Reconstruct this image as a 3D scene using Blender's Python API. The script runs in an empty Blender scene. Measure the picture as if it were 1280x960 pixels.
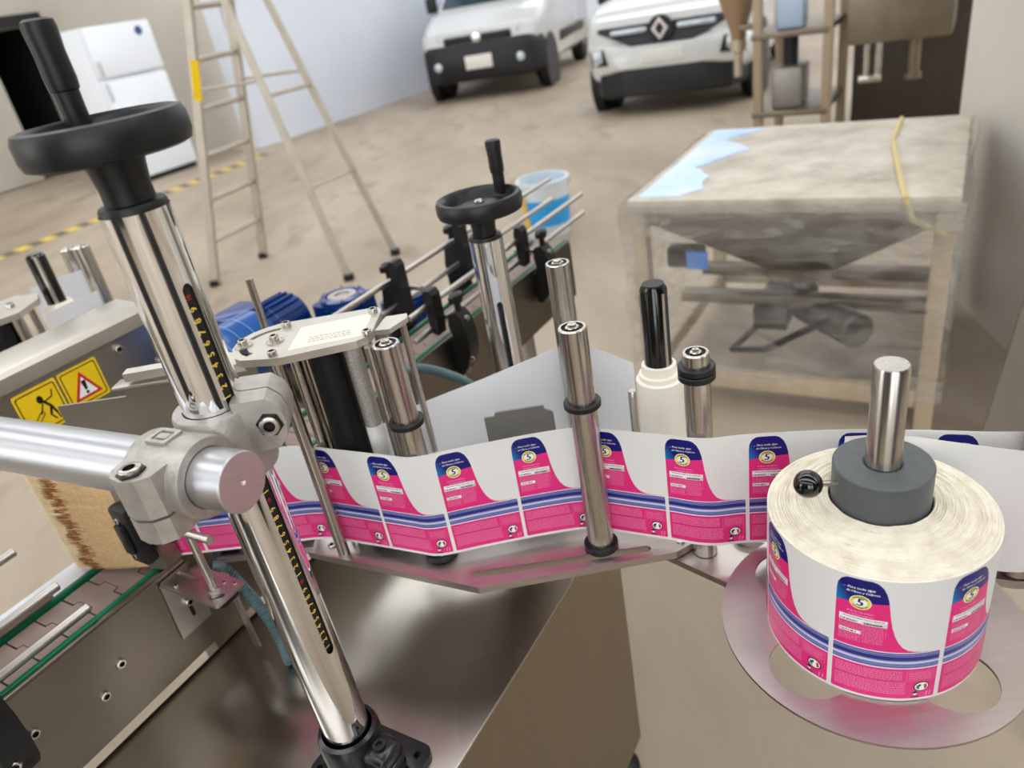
import bpy, bmesh, math, random
from mathutils import Vector, Matrix
from mathutils.geometry import tessellate_polygon
random.seed(7)
scene = bpy.context.scene
COL = scene.collection
PI = math.pi

# ------------------------------------------------------------------ camera, world, exposure
PITCH = math.radians(28.147); ROLL = math.radians(10.4975); CAM_H = 1.42
cam_data = bpy.data.cameras.new('camera')
cam = bpy.data.objects.new('camera', cam_data); COL.objects.link(cam)
cam_data.sensor_width = 36.0; cam_data.lens = 36.0 * 925 / 1280
cam_data.clip_start = 0.02; cam_data.clip_end = 200
Fv = Vector((0, math.cos(PITCH), -math.sin(PITCH))); Uv = Vector((0, math.sin(PITCH), math.cos(PITCH))); Rv = Vector((1, 0, 0))
exv = Rv * math.cos(ROLL) - Uv * math.sin(ROLL); upv = Rv * math.sin(ROLL) + Uv * math.cos(ROLL)
cam.matrix_world = Matrix(((exv.x, upv.x, -Fv.x, 0), (exv.y, upv.y, -Fv.y, 0), (exv.z, upv.z, -Fv.z, CAM_H), (0, 0, 0, 1)))
cam_data.dof.use_dof = True; cam_data.dof.focus_distance = 0.74; cam_data.dof.aperture_fstop = 5.0
scene.camera = cam

world = bpy.data.worlds.new('world'); scene.world = world; world.use_nodes = True
bgn = world.node_tree.nodes['Background']
bgn.inputs[0].default_value = (0.95, 0.975, 1.0, 1); bgn.inputs[1].default_value = 1.0
scene.view_settings.view_transform = 'Standard'; scene.view_settings.look = 'None'
scene.view_settings.gamma = 1.0; scene.view_settings.use_curve_mapping = False
scene.view_settings.exposure = 2.05
scene.cycles.use_denoising = True
scene.cycles.max_bounces = 10; scene.cycles.diffuse_bounces = 4; scene.cycles.glossy_bounces = 5
scene.cycles.sample_clamp_indirect = 6.0

# ------------------------------------------------------------------ frames
ANG = math.radians(56); CA, SA = math.cos(ANG), math.sin(ANG)
def WF(x, y, z): return Vector((x, y, z))                                  # the world itself
def MF(s, t, z): return Vector((s * CA + t * SA, s * SA - t * CA, z))      # along / across the conveyor
def frame(o, X, Y, Zv=(0, 0, 1)):
    o, X, Y, Zv = Vector(o), Vector(X), Vector(Y), Vector(Zv)
    return lambda x, y, z: o + X * x + Y * y + Zv * z

# ------------------------------------------------------------------ materials
def srgb(r, g, b):
    f = lambda c: (c / 255 / 12.92) if c <= 10 else ((c / 255 + 0.055) / 1.055) ** 2.4
    return (f(r), f(g), f(b))
MATS = {}
def mat(name, col, rough=0.5, metal=0.0, var=0.0, scale=8.0, stretch=(1, 1, 1), bump=0.0, bscale=None, rvar=0.0, coat=0.0, alpha=1.0, trans=0.0, sss=0.0, col2=None, detail=4.0, ior=1.45, aniso=0.0):
    if name in MATS: return MATS[name]
    m = bpy.data.materials.new(name); m.use_nodes = True; MATS[name] = m
    nt = m.node_tree; p = nt.nodes['Principled BSDF']; L = nt.links.new
    p.inputs['Base Color'].default_value = (*col, 1); p.inputs['Roughness'].default_value = rough; p.inputs['Metallic'].default_value = metal
    p.inputs['IOR'].default_value = ior
    if aniso: p.inputs['Anisotropic'].default_value = aniso
    if coat: p.inputs['Coat Weight'].default_value = coat; p.inputs['Coat Roughness'].default_value = 0.08
    if alpha < 1: p.inputs['Alpha'].default_value = alpha
    if trans: p.inputs['Transmission Weight'].default_value = trans
    if sss:
        p.inputs['Subsurface Weight'].default_value = sss; p.inputs['Subsurface Radius'].default_value = (0.02, 0.018, 0.015)
    if var or bump or rvar or col2:
        tc = nt.nodes.new('ShaderNodeTexCoord'); mp = nt.nodes.new('ShaderNodeMapping'); mp.inputs['Scale'].default_value = stretch
        L(tc.outputs['Object'], mp.inputs['Vector'])
        n = nt.nodes.new('ShaderNodeTexNoise'); n.inputs['Scale'].default_value = scale; n.inputs['Detail'].default_value = detail
        L(mp.outputs['Vector'], n.inputs['Vector'])
        if var or col2:
            r = nt.nodes.new('ShaderNodeValToRGB')
            a = tuple(max(0, c * (1 - var)) for c in col); b = col2 or tuple(min(1, c * (1 + var)) for c in col)
            r.color_ramp.elements[0].position = 0.36; r.color_ramp.elements[1].position = 0.64
            r.color_ramp.elements[0].color = (*a, 1); r.color_ramp.elements[1].color = (*b, 1)
            L(n.outputs['Fac'], r.inputs['Fac']); L(r.outputs['Color'], p.inputs['Base Color'])
        if rvar:
            mr = nt.nodes.new('ShaderNodeMapRange'); mr.inputs['From Min'].default_value = 0.3; mr.inputs['From Max'].default_value = 0.7
            mr.inputs['To Min'].default_value = max(0.02, rough - rvar); mr.inputs['To Max'].default_value = rough + rvar
            L(n.outputs['Fac'], mr.inputs['Value']); L(mr.outputs['Result'], p.inputs['Roughness'])
        if bump:
            n2 = n
            if bscale:
                n2 = nt.nodes.new('ShaderNodeTexNoise'); n2.inputs['Scale'].default_value = bscale; n2.inputs['Detail'].default_value = 3
                L(mp.outputs['Vector'], n2.inputs['Vector'])
            bp = nt.nodes.new('ShaderNodeBump'); bp.inputs['Strength'].default_value = bump; bp.inputs['Distance'].default_value = 0.002
            L(n2.outputs['Fac'], bp.inputs['Height']); L(bp.outputs['Normal'], p.inputs['Normal'])
    return m

CHROME = mat('chrome', (0.86, 0.86, 0.87), 0.05, 1.0)
STEEL = mat('brushed_steel', srgb(196, 190, 182), 0.26, 1.0, var=0.10, scale=60, stretch=(1, 1, 0.06), rvar=0.06)
STEELH = mat('brushed_plate_steel', srgb(196, 186, 182), 0.36, 1.0, var=0.03, scale=160, stretch=(0.12, 1.5, 1), rvar=0.03)
ROD = mat('plain_rod_steel', srgb(190, 184, 178), 0.28, 1.0)
TABLE = mat('table_steel', srgb(176, 170, 160), 0.26, 1.0, rvar=0.05, scale=2.0, bump=0.2, bscale=1.8, detail=1.0)
SIDE = mat('side_plate_steel', srgb(140, 131, 120), 0.36, 1.0, var=0.06, scale=12, rvar=0.05)
PANEL = mat('panel_steel', srgb(158, 146, 130), 0.40, 1.0, var=0.06, scale=30, stretch=(1, 1, 0.1), rvar=0.04)
HEADP = mat('anodised_plate', srgb(205, 200, 190), 0.34, 0.75, var=0.03, scale=50)
CAST = mat('cast_aluminium', srgb(182, 177, 170), 0.46, 0.72, var=0.08, scale=90, bump=0.25, bscale=350)
ALU = mat('turned_aluminium', srgb(194, 195, 198), 0.38, 1.0, var=0.02, scale=12)
ALUEND = mat('faced_aluminium', srgb(206, 190, 190), 0.36, 0.85, var=0.03, scale=200)
KNURL = mat('knurled_steel', srgb(190, 186, 180), 0.45, 0.9, var=0.35, scale=900, bump=0.6)
BLACKP = mat('black_plastic', srgb(19, 19, 21), 0.42, 0, var=0.12, scale=300, bump=0.05)
WHEELB = mat('black_handwheel', srgb(22, 23, 25), 0.38, 0, var=0.10, scale=400, bump=0.05)
BLACKG = mat('glossy_black', srgb(12, 12, 13), 0.08, 0, coat=0.6)
RUBBER = mat('black_rubber', srgb(9, 9, 10), 0.5)
BLACKC = mat('black_sleeve', srgb(8, 8, 9), 0.14, 0, coat=0.4)
DKGREY = mat('grey_collar', srgb(86, 90, 91), 0.42, 0, var=0.05, scale=120)
COLLAR = mat('oxide_collar', srgb(40, 40, 41), 0.36, 0.4)
WHITEP = mat('white_paper', srgb(244, 243, 240), 0.42, 0, sss=0.0)
LINER = mat('white_liner', srgb(246, 247, 249), 0.28)
SLEEVE = mat('milky_plastic', srgb(250, 241, 226), 0.35, 0, sss=0.25)
def translucent(m, k):
    nt = m.node_tree; p = nt.nodes['Principled BSDF']; o = nt.nodes['Material Output']; t = nt.nodes.new('ShaderNodeBsdfTranslucent'); t.inputs[0].default_value = p.inputs['Base Color'].default_value
    x = nt.nodes.new('ShaderNodeMixShader'); x.inputs[0].default_value = k; nt.links.new(p.outputs[0], x.inputs[1]); nt.links.new(t.outputs[0], x.inputs[2]); nt.links.new(x.outputs[0], o.inputs['Surface'])
translucent(LINER, 0.5); translucent(WHITEP, 0.15)
PINK = mat('label_pink', srgb(232, 44, 126), 0.30)
PINKD = mat('label_pink_dark', srgb(216, 38, 118), 0.32)
PINKL = mat('label_pale_pink', srgb(244, 142, 188), 0.32)
NAVY = mat('label_navy', srgb(6, 8, 108), 0.30)
INK = mat('label_ink', srgb(18, 18, 40), 0.35)
LWHITE = mat('label_white', srgb(250, 248, 248), 0.32)
YELG = mat('label_yellow', srgb(232, 224, 70), 0.32)
LGREEN = mat('label_green', srgb(30, 130, 70), 0.32)
LRED = mat('label_red', srgb(200, 40, 40), 0.32)
LILAC = mat('label_lilac', srgb(156, 162, 208), 0.30)
MIDB = mat('label_mid_blue', srgb(74, 80, 160), 0.30)
DEEPB = mat('label_deep_blue', srgb(40, 42, 128), 0.30)
BLUE = mat('motor_blue', srgb(3, 52, 122), 0.30, 0, var=0.08, scale=20, coat=0.3)
BLUE2 = mat('motor_light_blue', srgb(6, 78, 152), 0.28, 0, coat=0.3)
GREEN = mat('green_strip', srgb(0, 104, 72), 0.34)
CHAIN = mat('chain_plastic', srgb(150, 130, 120), 0.48, 0, var=0.07, scale=30)
YELLOW = mat('sticker_yellow', srgb(246, 206, 20), 0.4)
STBLACK = mat('sticker_black', srgb(20, 20, 18), 0.4)
STRED = mat('sticker_red', srgb(206, 34, 40), 0.4)
RULY = mat('ruler_yellow', srgb(248, 212, 96), 0.4)
RULR = mat('ruler_red', srgb(190, 30, 44), 0.4)
RULB = mat('ruler_and_recess_black', srgb(16, 15, 15), 0.4)
HOSE = mat('grey_hose', srgb(92, 116, 120), 0.5)
BRIST = mat('straw_bristle', srgb(200, 168, 120), 0.6, 0, var=0.10, scale=220)
BRISTB = mat('brown_bristle', srgb(140, 86, 36), 0.6, 0, var=0.12, scale=200)
BRISTC = mat('cream_bristle', srgb(226, 204, 160), 0.6, 0, var=0.12, scale=60)
CARW = mat('white_car_paint', srgb(202, 203, 201), 0.18, 0, coat=0.6)
CARB = mat('black_car_trim', srgb(22, 23, 26), 0.45)
GLASS = mat('dark_windscreen', srgb(40, 62, 72), 0.06, 0, coat=0.8)
TYRE = mat('tyre_rubber', srgb(20, 20, 21), 0.75)
LAMPG = mat('headlamp_glass', srgb(188, 198, 206), 0.08, 0.3, coat=0.8)
LADDER = mat('ladder_aluminium', srgb(178, 170, 158), 0.45, 0.6, var=0.06, scale=10)
WOODT = mat('tan_frame', srgb(186, 168, 142), 0.55, 0, var=0.10, scale=14, stretch=(1, 1, 0.2))
HOPPER = mat('dull_stainless', srgb(128, 118, 104), 0.45, 0.8, var=0.10, scale=9)
FRIDGE = mat('white_appliance', srgb(236, 241, 248), 0.25)
BROWN = mat('dark_brown_laminate', srgb(72, 65, 55), 0.5, 0, var=0.08, scale=6, stretch=(1, 1, 0.1))
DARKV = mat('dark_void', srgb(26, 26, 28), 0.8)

def noise_mat(name, cols, scale, detail=6, rough=0.7, bump=0.0, stretch=(1, 1, 1), rough_tex=0.6, scale2=None, col_speck=None):
    m = bpy.data.materials.new(name); m.use_nodes = True
    nt = m.node_tree; p = nt.nodes['Principled BSDF']; p.inputs['Roughness'].default_value = rough; L = nt.links.new
    tc = nt.nodes.new('ShaderNodeTexCoord'); mp = nt.nodes.new('ShaderNodeMapping'); mp.inputs['Scale'].default_value = stretch
    L(tc.outputs['Object'], mp.inputs['Vector'])
    n = nt.nodes.new('ShaderNodeTexNoise'); n.inputs['Scale'].default_value = scale; n.inputs['Detail'].default_value = detail; n.inputs['Roughness'].default_value = rough_tex
    L(mp.outputs['Vector'], n.inputs['Vector'])
    r = nt.nodes.new('ShaderNodeValToRGB'); e = r.color_ramp.elements
    while len(e) < len(cols): e.new(0.5)
    for i, c in enumerate(cols):
        e[i].position = 0.30 + 0.40 * i / max(1, len(cols) - 1); e[i].color = (*c, 1)
    L(n.outputs['Fac'], r.inputs['Fac']); out = r.outputs['Color']
    if scale2:
        n2 = nt.nodes.new('ShaderNodeTexNoise'); n2.inputs['Scale'].default_value = scale2; n2.inputs['Detail'].default_value = 3
        L(mp.outputs['Vector'], n2.inputs['Vector'])
        r2 = nt.nodes.new('ShaderNodeValToRGB'); r2.color_ramp.elements[0].position = 0.58; r2.color_ramp.elements[1].position = 0.74
        r2.color_ramp.elements[0].color = (0, 0, 0, 1); r2.color_ramp.elements[1].color = (0.6, 0.6, 0.6, 1)
        L(n2.outputs['Fac'], r2.inputs['Fac'])
        mx = nt.nodes.new('ShaderNodeMix'); mx.data_type = 'RGBA'; L(r2.outputs['Color'], mx.inputs[0]); L(out, mx.inputs[6]); mx.inputs[7].default_value = (*col_speck, 1)
        out = mx.outputs[2]
    L(out, p.inputs['Base Color'])
    if bump:
        b = nt.nodes.new('ShaderNodeBump'); b.inputs['Strength'].default_value = bump; b.inputs['Distance'].default_value = 0.01
        L(n.outputs['Fac'], b.inputs['Height']); L(b.outputs['Normal'], p.inputs['Normal'])
    return m
FLOOR = noise_mat('worn_concrete', [srgb(139, 124, 105), srgb(162, 147, 128), srgb(176, 162, 144)], 0.9, 8, 0.62, 0.05, (1.0, 0.45, 1), 0.62, 3.5, srgb(120, 104, 86))
WALLB = noise_mat('beige_paint', [srgb(197, 191, 180), srgb(207, 202, 191)], 0.8, 3, 0.75)
WALLW = noise_mat('white_paint', [srgb(212, 218, 230), srgb(222, 227, 237)], 0.7, 4, 0.7, 0.02)
CEIL = noise_mat('dull_roof_sheet', [srgb(120, 116, 110), srgb(138, 134, 128)], 1.5, 3, 0.8)

# ------------------------------------------------------------------ mesh builder
class MB:
    def __init__(s, fr=WF): s.fr = fr; s.v = []; s.f = []; s.m = []
    def add(s, vs, fs, mi=0):
        b = len(s.v); s.v += [s.fr(*p) for p in vs]
        for f in fs: s.f.append([b + i for i in f]); s.m.append(mi)
        return s
    def box(s, x0, x1, y0, y1, z0, z1, bev=0.0, mi=0, seg=2):
        if bev <= 0:
            return s.add([(x0, y0, z0), (x1, y0, z0), (x1, y1, z0), (x0, y1, z0), (x0, y0, z1), (x1, y0, z1), (x1, y1, z1), (x0, y1, z1)],
                         [(3, 2, 1, 0), (4, 5, 6, 7), (0, 1, 5, 4), (1, 2, 6, 5), (2, 3, 7, 6), (3, 0, 4, 7)], mi)
        bm = bmesh.new(); bmesh.ops.create_cube(bm, size=1)
        for v in bm.verts: v.co = Vector(((x0 + x1) / 2 + v.co.x * (x1 - x0), (y0 + y1) / 2 + v.co.y * (y1 - y0), (z0 + z1) / 2 + v.co.z * (z1 - z0)))
        bmesh.ops.bevel(bm, geom=bm.edges[:], offset=bev, segments=seg, affect='EDGES', profile=0.5)
        bm.verts.ensure_lookup_table(); bm.verts.index_update()
        s.add([tuple(v.co) for v in bm.verts], [[v.index for v in f.verts] for f in bm.faces], mi); bm.free(); return s
    def lathe(s, o, ax, prof, n=32, mi=0, a0=0.0, a1=2 * PI, cap=True):
        o = Vector(o); ax = Vector(ax).normalized()
        u = ax.orthogonal().normalized(); w = ax.cross(u)
        full = abs(a1 - a0 - 2 * PI) < 1e-6; k = n if full else n + 1
        vs = []; fs = []
        for r, h in prof:
            for i in range(k):
                a = a0 + (a1 - a0) * i / n; vs.append(tuple(o + ax * h + (u * math.cos(a) + w * math.sin(a)) * r))
        for j in range(len(prof) - 1):
            for i in range(n):
                i2 = (i + 1) % k; fs.append((j * k + i, j * k + i2, (j + 1) * k + i2, (j + 1) * k + i))
        if cap and full:
            if prof[0][0] > 1e-6: fs.append(tuple(range(k))[::-1])
            if prof[-1][0] > 1e-6: fs.append(tuple((len(prof) - 1) * k + i for i in range(k)))
        return s.add(vs, fs, mi)
    def cyl(s, p, q, r, r2=None, n=24, mi=0, bev=0.0):
        p, q = Vector(p), Vector(q); h = (q - p).length; r2 = r if r2 is None else r2
        pr = [(r, 0), (r2, h)] if bev <= 0 else [(r - bev, 0), (r, bev), (r2, h - bev), (r2 - bev, h)]
        return s.lathe(p, q - p, pr, n, mi)
    def tube(s, pts, r, n=10, mi=0, closed=False, cap=True):
        pts = [Vector(p) for p in pts]; vs = []; fs = []; up = None; N = len(pts)
        for i, p in enumerate(pts):
            a = pts[(i - 1) % N] if (closed or i) else p; b = pts[(i + 1) % N] if (closed or i < N - 1) else p
            d = (b - a).normalized()
            up = d.orthogonal().normalized() if up is None else (up - d * up.dot(d)).normalized()
            w = d.cross(up); rr = r(i) if callable(r) else r
            vs += [tuple(p + (up * math.cos(2 * PI * k / n) + w * math.sin(2 * PI * k / n)) * rr) for k in range(n)]
        for i in range(N if closed else N - 1):
            j = (i + 1) % N
            fs += [(i * n + k, i * n + (k + 1) % n, j * n + (k + 1) % n, j * n + k) for k in range(n)]
        if cap and not closed: fs += [tuple(range(n))[::-1], tuple((N - 1) * n + k for k in range(n))]
        return s.add(vs, fs, mi)
    def prism(s, poly, d0, d1, holes=(), fr=None, mi=0):
        """polygon in a plane given by fr(u, v, depth) (default: x, y at height), extruded, with holes"""
        g = fr or (lambda u, v, d: (u, v, d))
        loops = [list(poly)] + [list(h) for h in holes]
        flat = [p for l in loops for p in l]; n = len(flat)
        tri = tessellate_polygon([[Vector((p[0], p[1], 0)) for p in l] for l in loops])
        vs = [g(p[0], p[1], d0) for p in flat] + [g(p[0], p[1], d1) for p in flat]
        fs = [tuple(t)[::-1] for t in tri] + [tuple(i + n for i in t) for t in tri]
        b = 0
        for l in loops:
            k = len(l); fs += [(b + i, b + (i + 1) % k, n + b + (i + 1) % k, n + b + i) for i in range(k)]; b += k
        return s.add([tuple(v) for v in vs], fs, mi)
    def loft(s, rings, mi=0, cap=True, closed=True):
        k = len(rings[0]); vs = [tuple(p) for r in rings for p in r]; fs = []
        for j in range(len(rings) - 1):
            for i in range(k if closed else k - 1):
                i2 = (i + 1) % k; fs.append((j * k + i, j * k + i2, (j + 1) * k + i2, (j + 1) * k + i))
        if cap: fs += [tuple(range(k))[::-1], tuple((len(rings) - 1) * k + i for i in range(k))]
        return s.add(vs, fs, mi)
    def sphere(s, c, r, n=20, sc=(1, 1, 1), mi=0):
        m = n // 2; c = Vector(c); vs = [(c.x, c.y, c.z - r * sc[2])]
        for j in range(1, m):
            b = -PI / 2 + PI * j / m
            for i in range(n):
                a = 2 * PI * i / n; vs.append((c.x + r * sc[0] * math.cos(b) * math.cos(a), c.y + r * sc[1] * math.cos(b) * math.sin(a), c.z + r * sc[2] * math.sin(b)))
        vs.append((c.x, c.y, c.z + r * sc[2])); e = len(vs) - 1; fs = []
        for i in range(n):
            i2 = (i + 1) % n; fs.append((0, 1 + i2, 1 + i)); fs.append((e, e - n + i, e - n + i2))
            for j in range(m - 2): fs.append((1 + j * n + i, 1 + j * n + i2, 1 + (j + 1) * n + i2, 1 + (j + 1) * n + i))
        return s.add(vs, fs, mi)
    def text(s, body, size, fr, mi=0, d=0.0):
        vs, fs = text_geo(body)
        return s.add([tuple(fr(x * size, y * size, d)) for x, y in vs], fs, mi)
    def build(s, name, mats, parent=None, smooth=35, origin=None, recalc=True):
        if not isinstance(mats, (list, tuple)): mats = [mats]
        if parent is not None: o = Vector(parent['_o'])
        elif origin is not None: o = Vector(origin)
        else:
            o = Vector(((min(v.x for v in s.v) + max(v.x for v in s.v)) / 2, (min(v.y for v in s.v) + max(v.y for v in s.v)) / 2, min(v.z for v in s.v)))
        me = bpy.data.meshes.new(name)
        me.from_pydata([tuple(v - o) for v in s.v], [], s.f)
        for m in mats: me.materials.append(m)
        if len(mats) > 1: me.polygons.foreach_set('material_index', s.m)
        if recalc:
            bm = bmesh.new(); bm.from_mesh(me); bmesh.ops.recalc_face_normals(bm, faces=bm.faces[:]); bm.to_mesh(me); bm.free()
        if smooth:
            me.polygons.foreach_set('use_smooth', [True] * len(me.polygons)); me.set_sharp_from_angle(angle=math.radians(smooth))
        ob = bpy.data.objects.new(name, me); COL.objects.link(ob); ob['_o'] = tuple(o)
        if parent is not None: ob.parent = parent
        else: ob.location = o
        return ob

_TG = {}
def text_geo(body):
    if body not in _TG:
        cu = bpy.data.curves.new('t', 'FONT'); cu.body = body; cu.size = 1.0; cu.align_x = 'CENTER'; cu.align_y = 'CENTER'; cu.resolution_u = 2
        ob = bpy.data.objects.new('t', cu); COL.objects.link(ob)
        dg = bpy.context.evaluated_depsgraph_get(); me = bpy.data.meshes.new_from_object(ob.evaluated_get(dg))
        _TG[body] = ([(v.co.x, v.co.y) for v in me.vertices], [tuple(p.vertices) for p in me.polygons])
        bpy.data.objects.remove(ob); bpy.data.curves.remove(cu); bpy.data.meshes.remove(me)
    return _TG[body]

def tag(o, label, cat, group=None, kind=None):
    o['label'] = label; o['category'] = cat
    if group: o['group'] = group
    if kind: o['kind'] = kind
    return o
def thing(name, label, cat, origin, group=None):
    o = bpy.data.objects.new(name, None); COL.objects.link(o); o.location = origin; o['_o'] = tuple(origin); o.empty_display_size = 0.05
    return tag(o, label, cat, group)
def struct(o, label):
    o['kind'] = 'structure'; o['label'] = label; return o
def plabel(o, label): o['label'] = label; return o
def copy_part(o, parent):
    c = o.copy(); COL.objects.link(c); c.parent = parent
    for k in o.children: copy_part(k, c)
    return c
def rrect(x0, x1, y0, y1, r, n=5):
    out = []
    for cx, cy, a in ((x1 - r, y1 - r, 0), (x0 + r, y1 - r, 90), (x0 + r, y0 + r, 180), (x1 - r, y0 + r, 270)):
        for i in range(n + 1):
            b = math.radians(a + 90 * i / n); out.append((cx + r * math.cos(b), cy + r * math.sin(b)))
    return out
def circ(cx, cy, r, n=24, ry=None): return [(cx + r * math.cos(2 * PI * i / n), cy + (ry or r) * math.sin(2 * PI * i / n)) for i in range(n)]
def slot2(p, q, r, n=6):
    p, q = Vector(p), Vector(q); d = (q - p).normalized(); a0 = math.atan2(d.y, d.x)
    o = [(q.x + r * math.cos(a0 - PI / 2 + PI * i / n), q.y + r * math.sin(a0 - PI / 2 + PI * i / n)) for i in range(n + 1)]
    return o + [(p.x + r * math.cos(a0 + PI / 2 + PI * i / n), p.y + r * math.sin(a0 + PI / 2 + PI * i / n)) for i in range(n + 1)]
def socket_bolt(name, parent, p, ax, r=0.006, h=0.006, fr=WF, m=None):
    """cap screw with a recess coloured black to stand for the shade inside"""
    b = MB(fr); b.lathe(p, ax, [(r, 0), (r, h * 0.85), (r * 0.88, h), (r * 0.58, h)], 16, cap=False); b.lathe(p, ax, [(r * 0.58, h), (r * 0.52, h * 0.35), (0.0, h * 0.35)], 16, 1, cap=False)
    return b.build(name, [m or STEEL, RULB], parent)

# ================================================================== the room
b = MB(MF); b.box(-7, 26, -12, 9, -0.1, 0); struct(b.build('floor', FLOOR, smooth=0), 'worn beige concrete floor')
def wall(name, label, s0, s1, t0, t1, z0, z1, m):
    b = MB(MF); b.box(s0, s1, t0, t1, z0, z1); return struct(b.build(name, m, smooth=0), label)
wl = MB(MF); wl.prism([(7.30, 0), (26, 0), (26, 5.2), (7.30, 5.2)], -8.55, -8.25, fr=lambda u, v, d: (u, d, v))
struct(wl.build('wall_left', WALLW, smooth=0), 'bright white wall beside the parked vans')
wb = MB(MF); wb.prism([(-7, 0), (6.05, 0), (6.05, 1.97), (6.85, 1.97), (6.85, 0), (7.6, 0), (7.6, 5.2), (-7, 5.2)], -11.8, -11.5, fr=lambda u, v, d: (u, d, v))
struct(wb.build('wall_alcove', WALLB, smooth=0), 'beige wall with a dark doorway behind the fridge')
wall('wall_alcove_end', 'short return wall at the end of the white wall', 7.30, 7.6, -11.5, -8.55, 0, 5.2, WALLB)
wall('wall_far', 'far end wall of the hall', 25.8, 26, -8.25, 9, 0, 5.2, WALLW)
wq = MB(MF); wq.prism([(-12, 0), (9, 0), (9, 5.2), (-12, 5.2)], -7.2, -7.0, holes=[rrect(-11, -6.5, 0.6, 4.8, 0.01, 1), rrect(-5.4, -2.9, 0.6, 4.8, 0.01, 1), rrect(1.2, 4.2, 0.6, 4.8, 0.01, 1), rrect(5.2, 8.4, 0.6, 4.8, 0.01, 1)], fr=lambda u, v, d: (d, u, v))  # tall openings added for frontal light and stripes in the chrome
struct(wq.build('wall_behind', WALLB, smooth=0), 'unseen wall behind the camera with tall openings added for light')
b = MB(MF); b.box(-6.98, -6.9, -2.4, 0.9, 0, 4.0, 0.01); struct(b.build('added_door_2', mat('added_dark_shutter', srgb(44, 42, 40), 0.6)), 'unseen dark door added behind the camera for reflections')  # out-of-view dark slab added for the chrome to reflect
b = MB(MF); b.box(-3.0, 3.0, 8.9, 8.98, 0, 3.8, 0.01); struct(b.build('added_door_3', mat('added_dark_shutter', srgb(44, 42, 40), 0.6)), 'unseen dark door added in the right wall for reflections')  # second dark slab out of view, also added for reflections
wr = MB(MF); wr.prism([(-7, 0), (7, 0), (7, 4.4), (16, 4.4), (16, 0), (26, 0), (26, 5.2), (-7, 5.2)], 9, 9.2, fr=lambda u, v, d: (u, d, v))
struct(wr.build('wall_right', WALLB, smooth=0), 'right wall with a wide open gateway')
b = MB(MF); b.prism([(3.42, -0.03), (2.36, 0.40), (2.36, 2.6), (3.42, 2.6)], 0, 5.2); struct(b.build('wall_column', WALLB, smooth=0), 'cream painted column standing behind the wrapped hopper')
LOCK = mat('reflection_locker_dark', srgb(40, 40, 42), 0.5)  # unseen lockers added so the chrome picks up dark stripes
for x0, y0, lab in ((-1.75, -0.55, 'added dark locker behind the camera on the left for chrome reflections'), (0.95, -0.95, 'added dark locker behind the camera on the right for chrome reflections')):
    lk_ = thing('reflection_locker', lab, 'locker', (x0, y0, 0))
    b = MB(); b.box(x0 - .3, x0 + .3, y0 - .25, y0 + .25, 0, 1.9, 0.008); b.build('body', LOCK, lk_)
    for d_ in (-1, 1):
        b = MB(); b.box(x0 + d_ * .15 - .14, x0 + d_ * .15 + .14, y0 + .251, y0 + .265, 0.06, 1.86, 0.004); dd = b.build('door', LOCK, lk_)
        b = MB(); b.box(x0 + d_ * .04 - .008, x0 + d_ * .04 + .008, y0 + .266, y0 + .285, 0.95, 1.1, 0.004); b.build('handle', ROD, dd)
# doorway: dark passage, frame and an open white leaf
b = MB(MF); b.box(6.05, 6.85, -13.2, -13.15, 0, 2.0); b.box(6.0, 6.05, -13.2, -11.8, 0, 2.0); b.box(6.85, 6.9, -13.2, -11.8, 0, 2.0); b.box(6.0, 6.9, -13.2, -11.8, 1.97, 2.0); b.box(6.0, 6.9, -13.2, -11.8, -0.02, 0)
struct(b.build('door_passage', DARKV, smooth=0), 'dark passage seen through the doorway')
b = MB(MF); b.box(5.25, 6.05, -11.5, -11.44, 0.02, 1.9, 0.005); dr = struct(b.build('door_1', WALLB), 'cream door leaf folded open against the beige wall')
b = MB(MF); b.box(5.3, 6.95, -11.5, -11.42, 1.97, 2.12); struct(b.build('trim_1', mat('dark_trim', srgb(38, 38, 40), 0.6), smooth=0), 'black lintel strip above the doorway')
# roof with rooflight openings
k = 0; s = -7.0
while s < 26:
    b = MB(MF); b.box(s, min(s + 2.0, 26), -12, 9, 5.2, 5.3); struct(b.build('ceiling' if k == 0 else 'ceiling_bay', CEIL, smooth=0), 'roof sheet bay between rooflights'); s += 3.3; k += 1

# ------------------------------------------------------------------ floor tape
b = MB(MF); n = 34
for i in range(n):
    f0, f1 = i / n, (i + 1) / n; S0, S1 = 2.3 + 4.6 * f0, 2.3 + 4.6 * f1; T0, T1 = -7.23 - 0.44 * f0, -7.23 - 0.44 * f1
    b.add([(S0, T0, 0.002), (S1, T1, 0.002), (S1, T1 - 0.17, 0.002), (S0, T0 - 0.17, 0.002)], [(0, 1, 2, 3)], i % 2)
tag(b.build('floor_tape', [mat('tape_yellow', srgb(222, 190, 70), 0.6), mat('tape_black', srgb(92, 86, 74), 0.7)], smooth=0), 'yellow and black hazard tape stuck along the concrete floor', 'floor tape')

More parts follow.
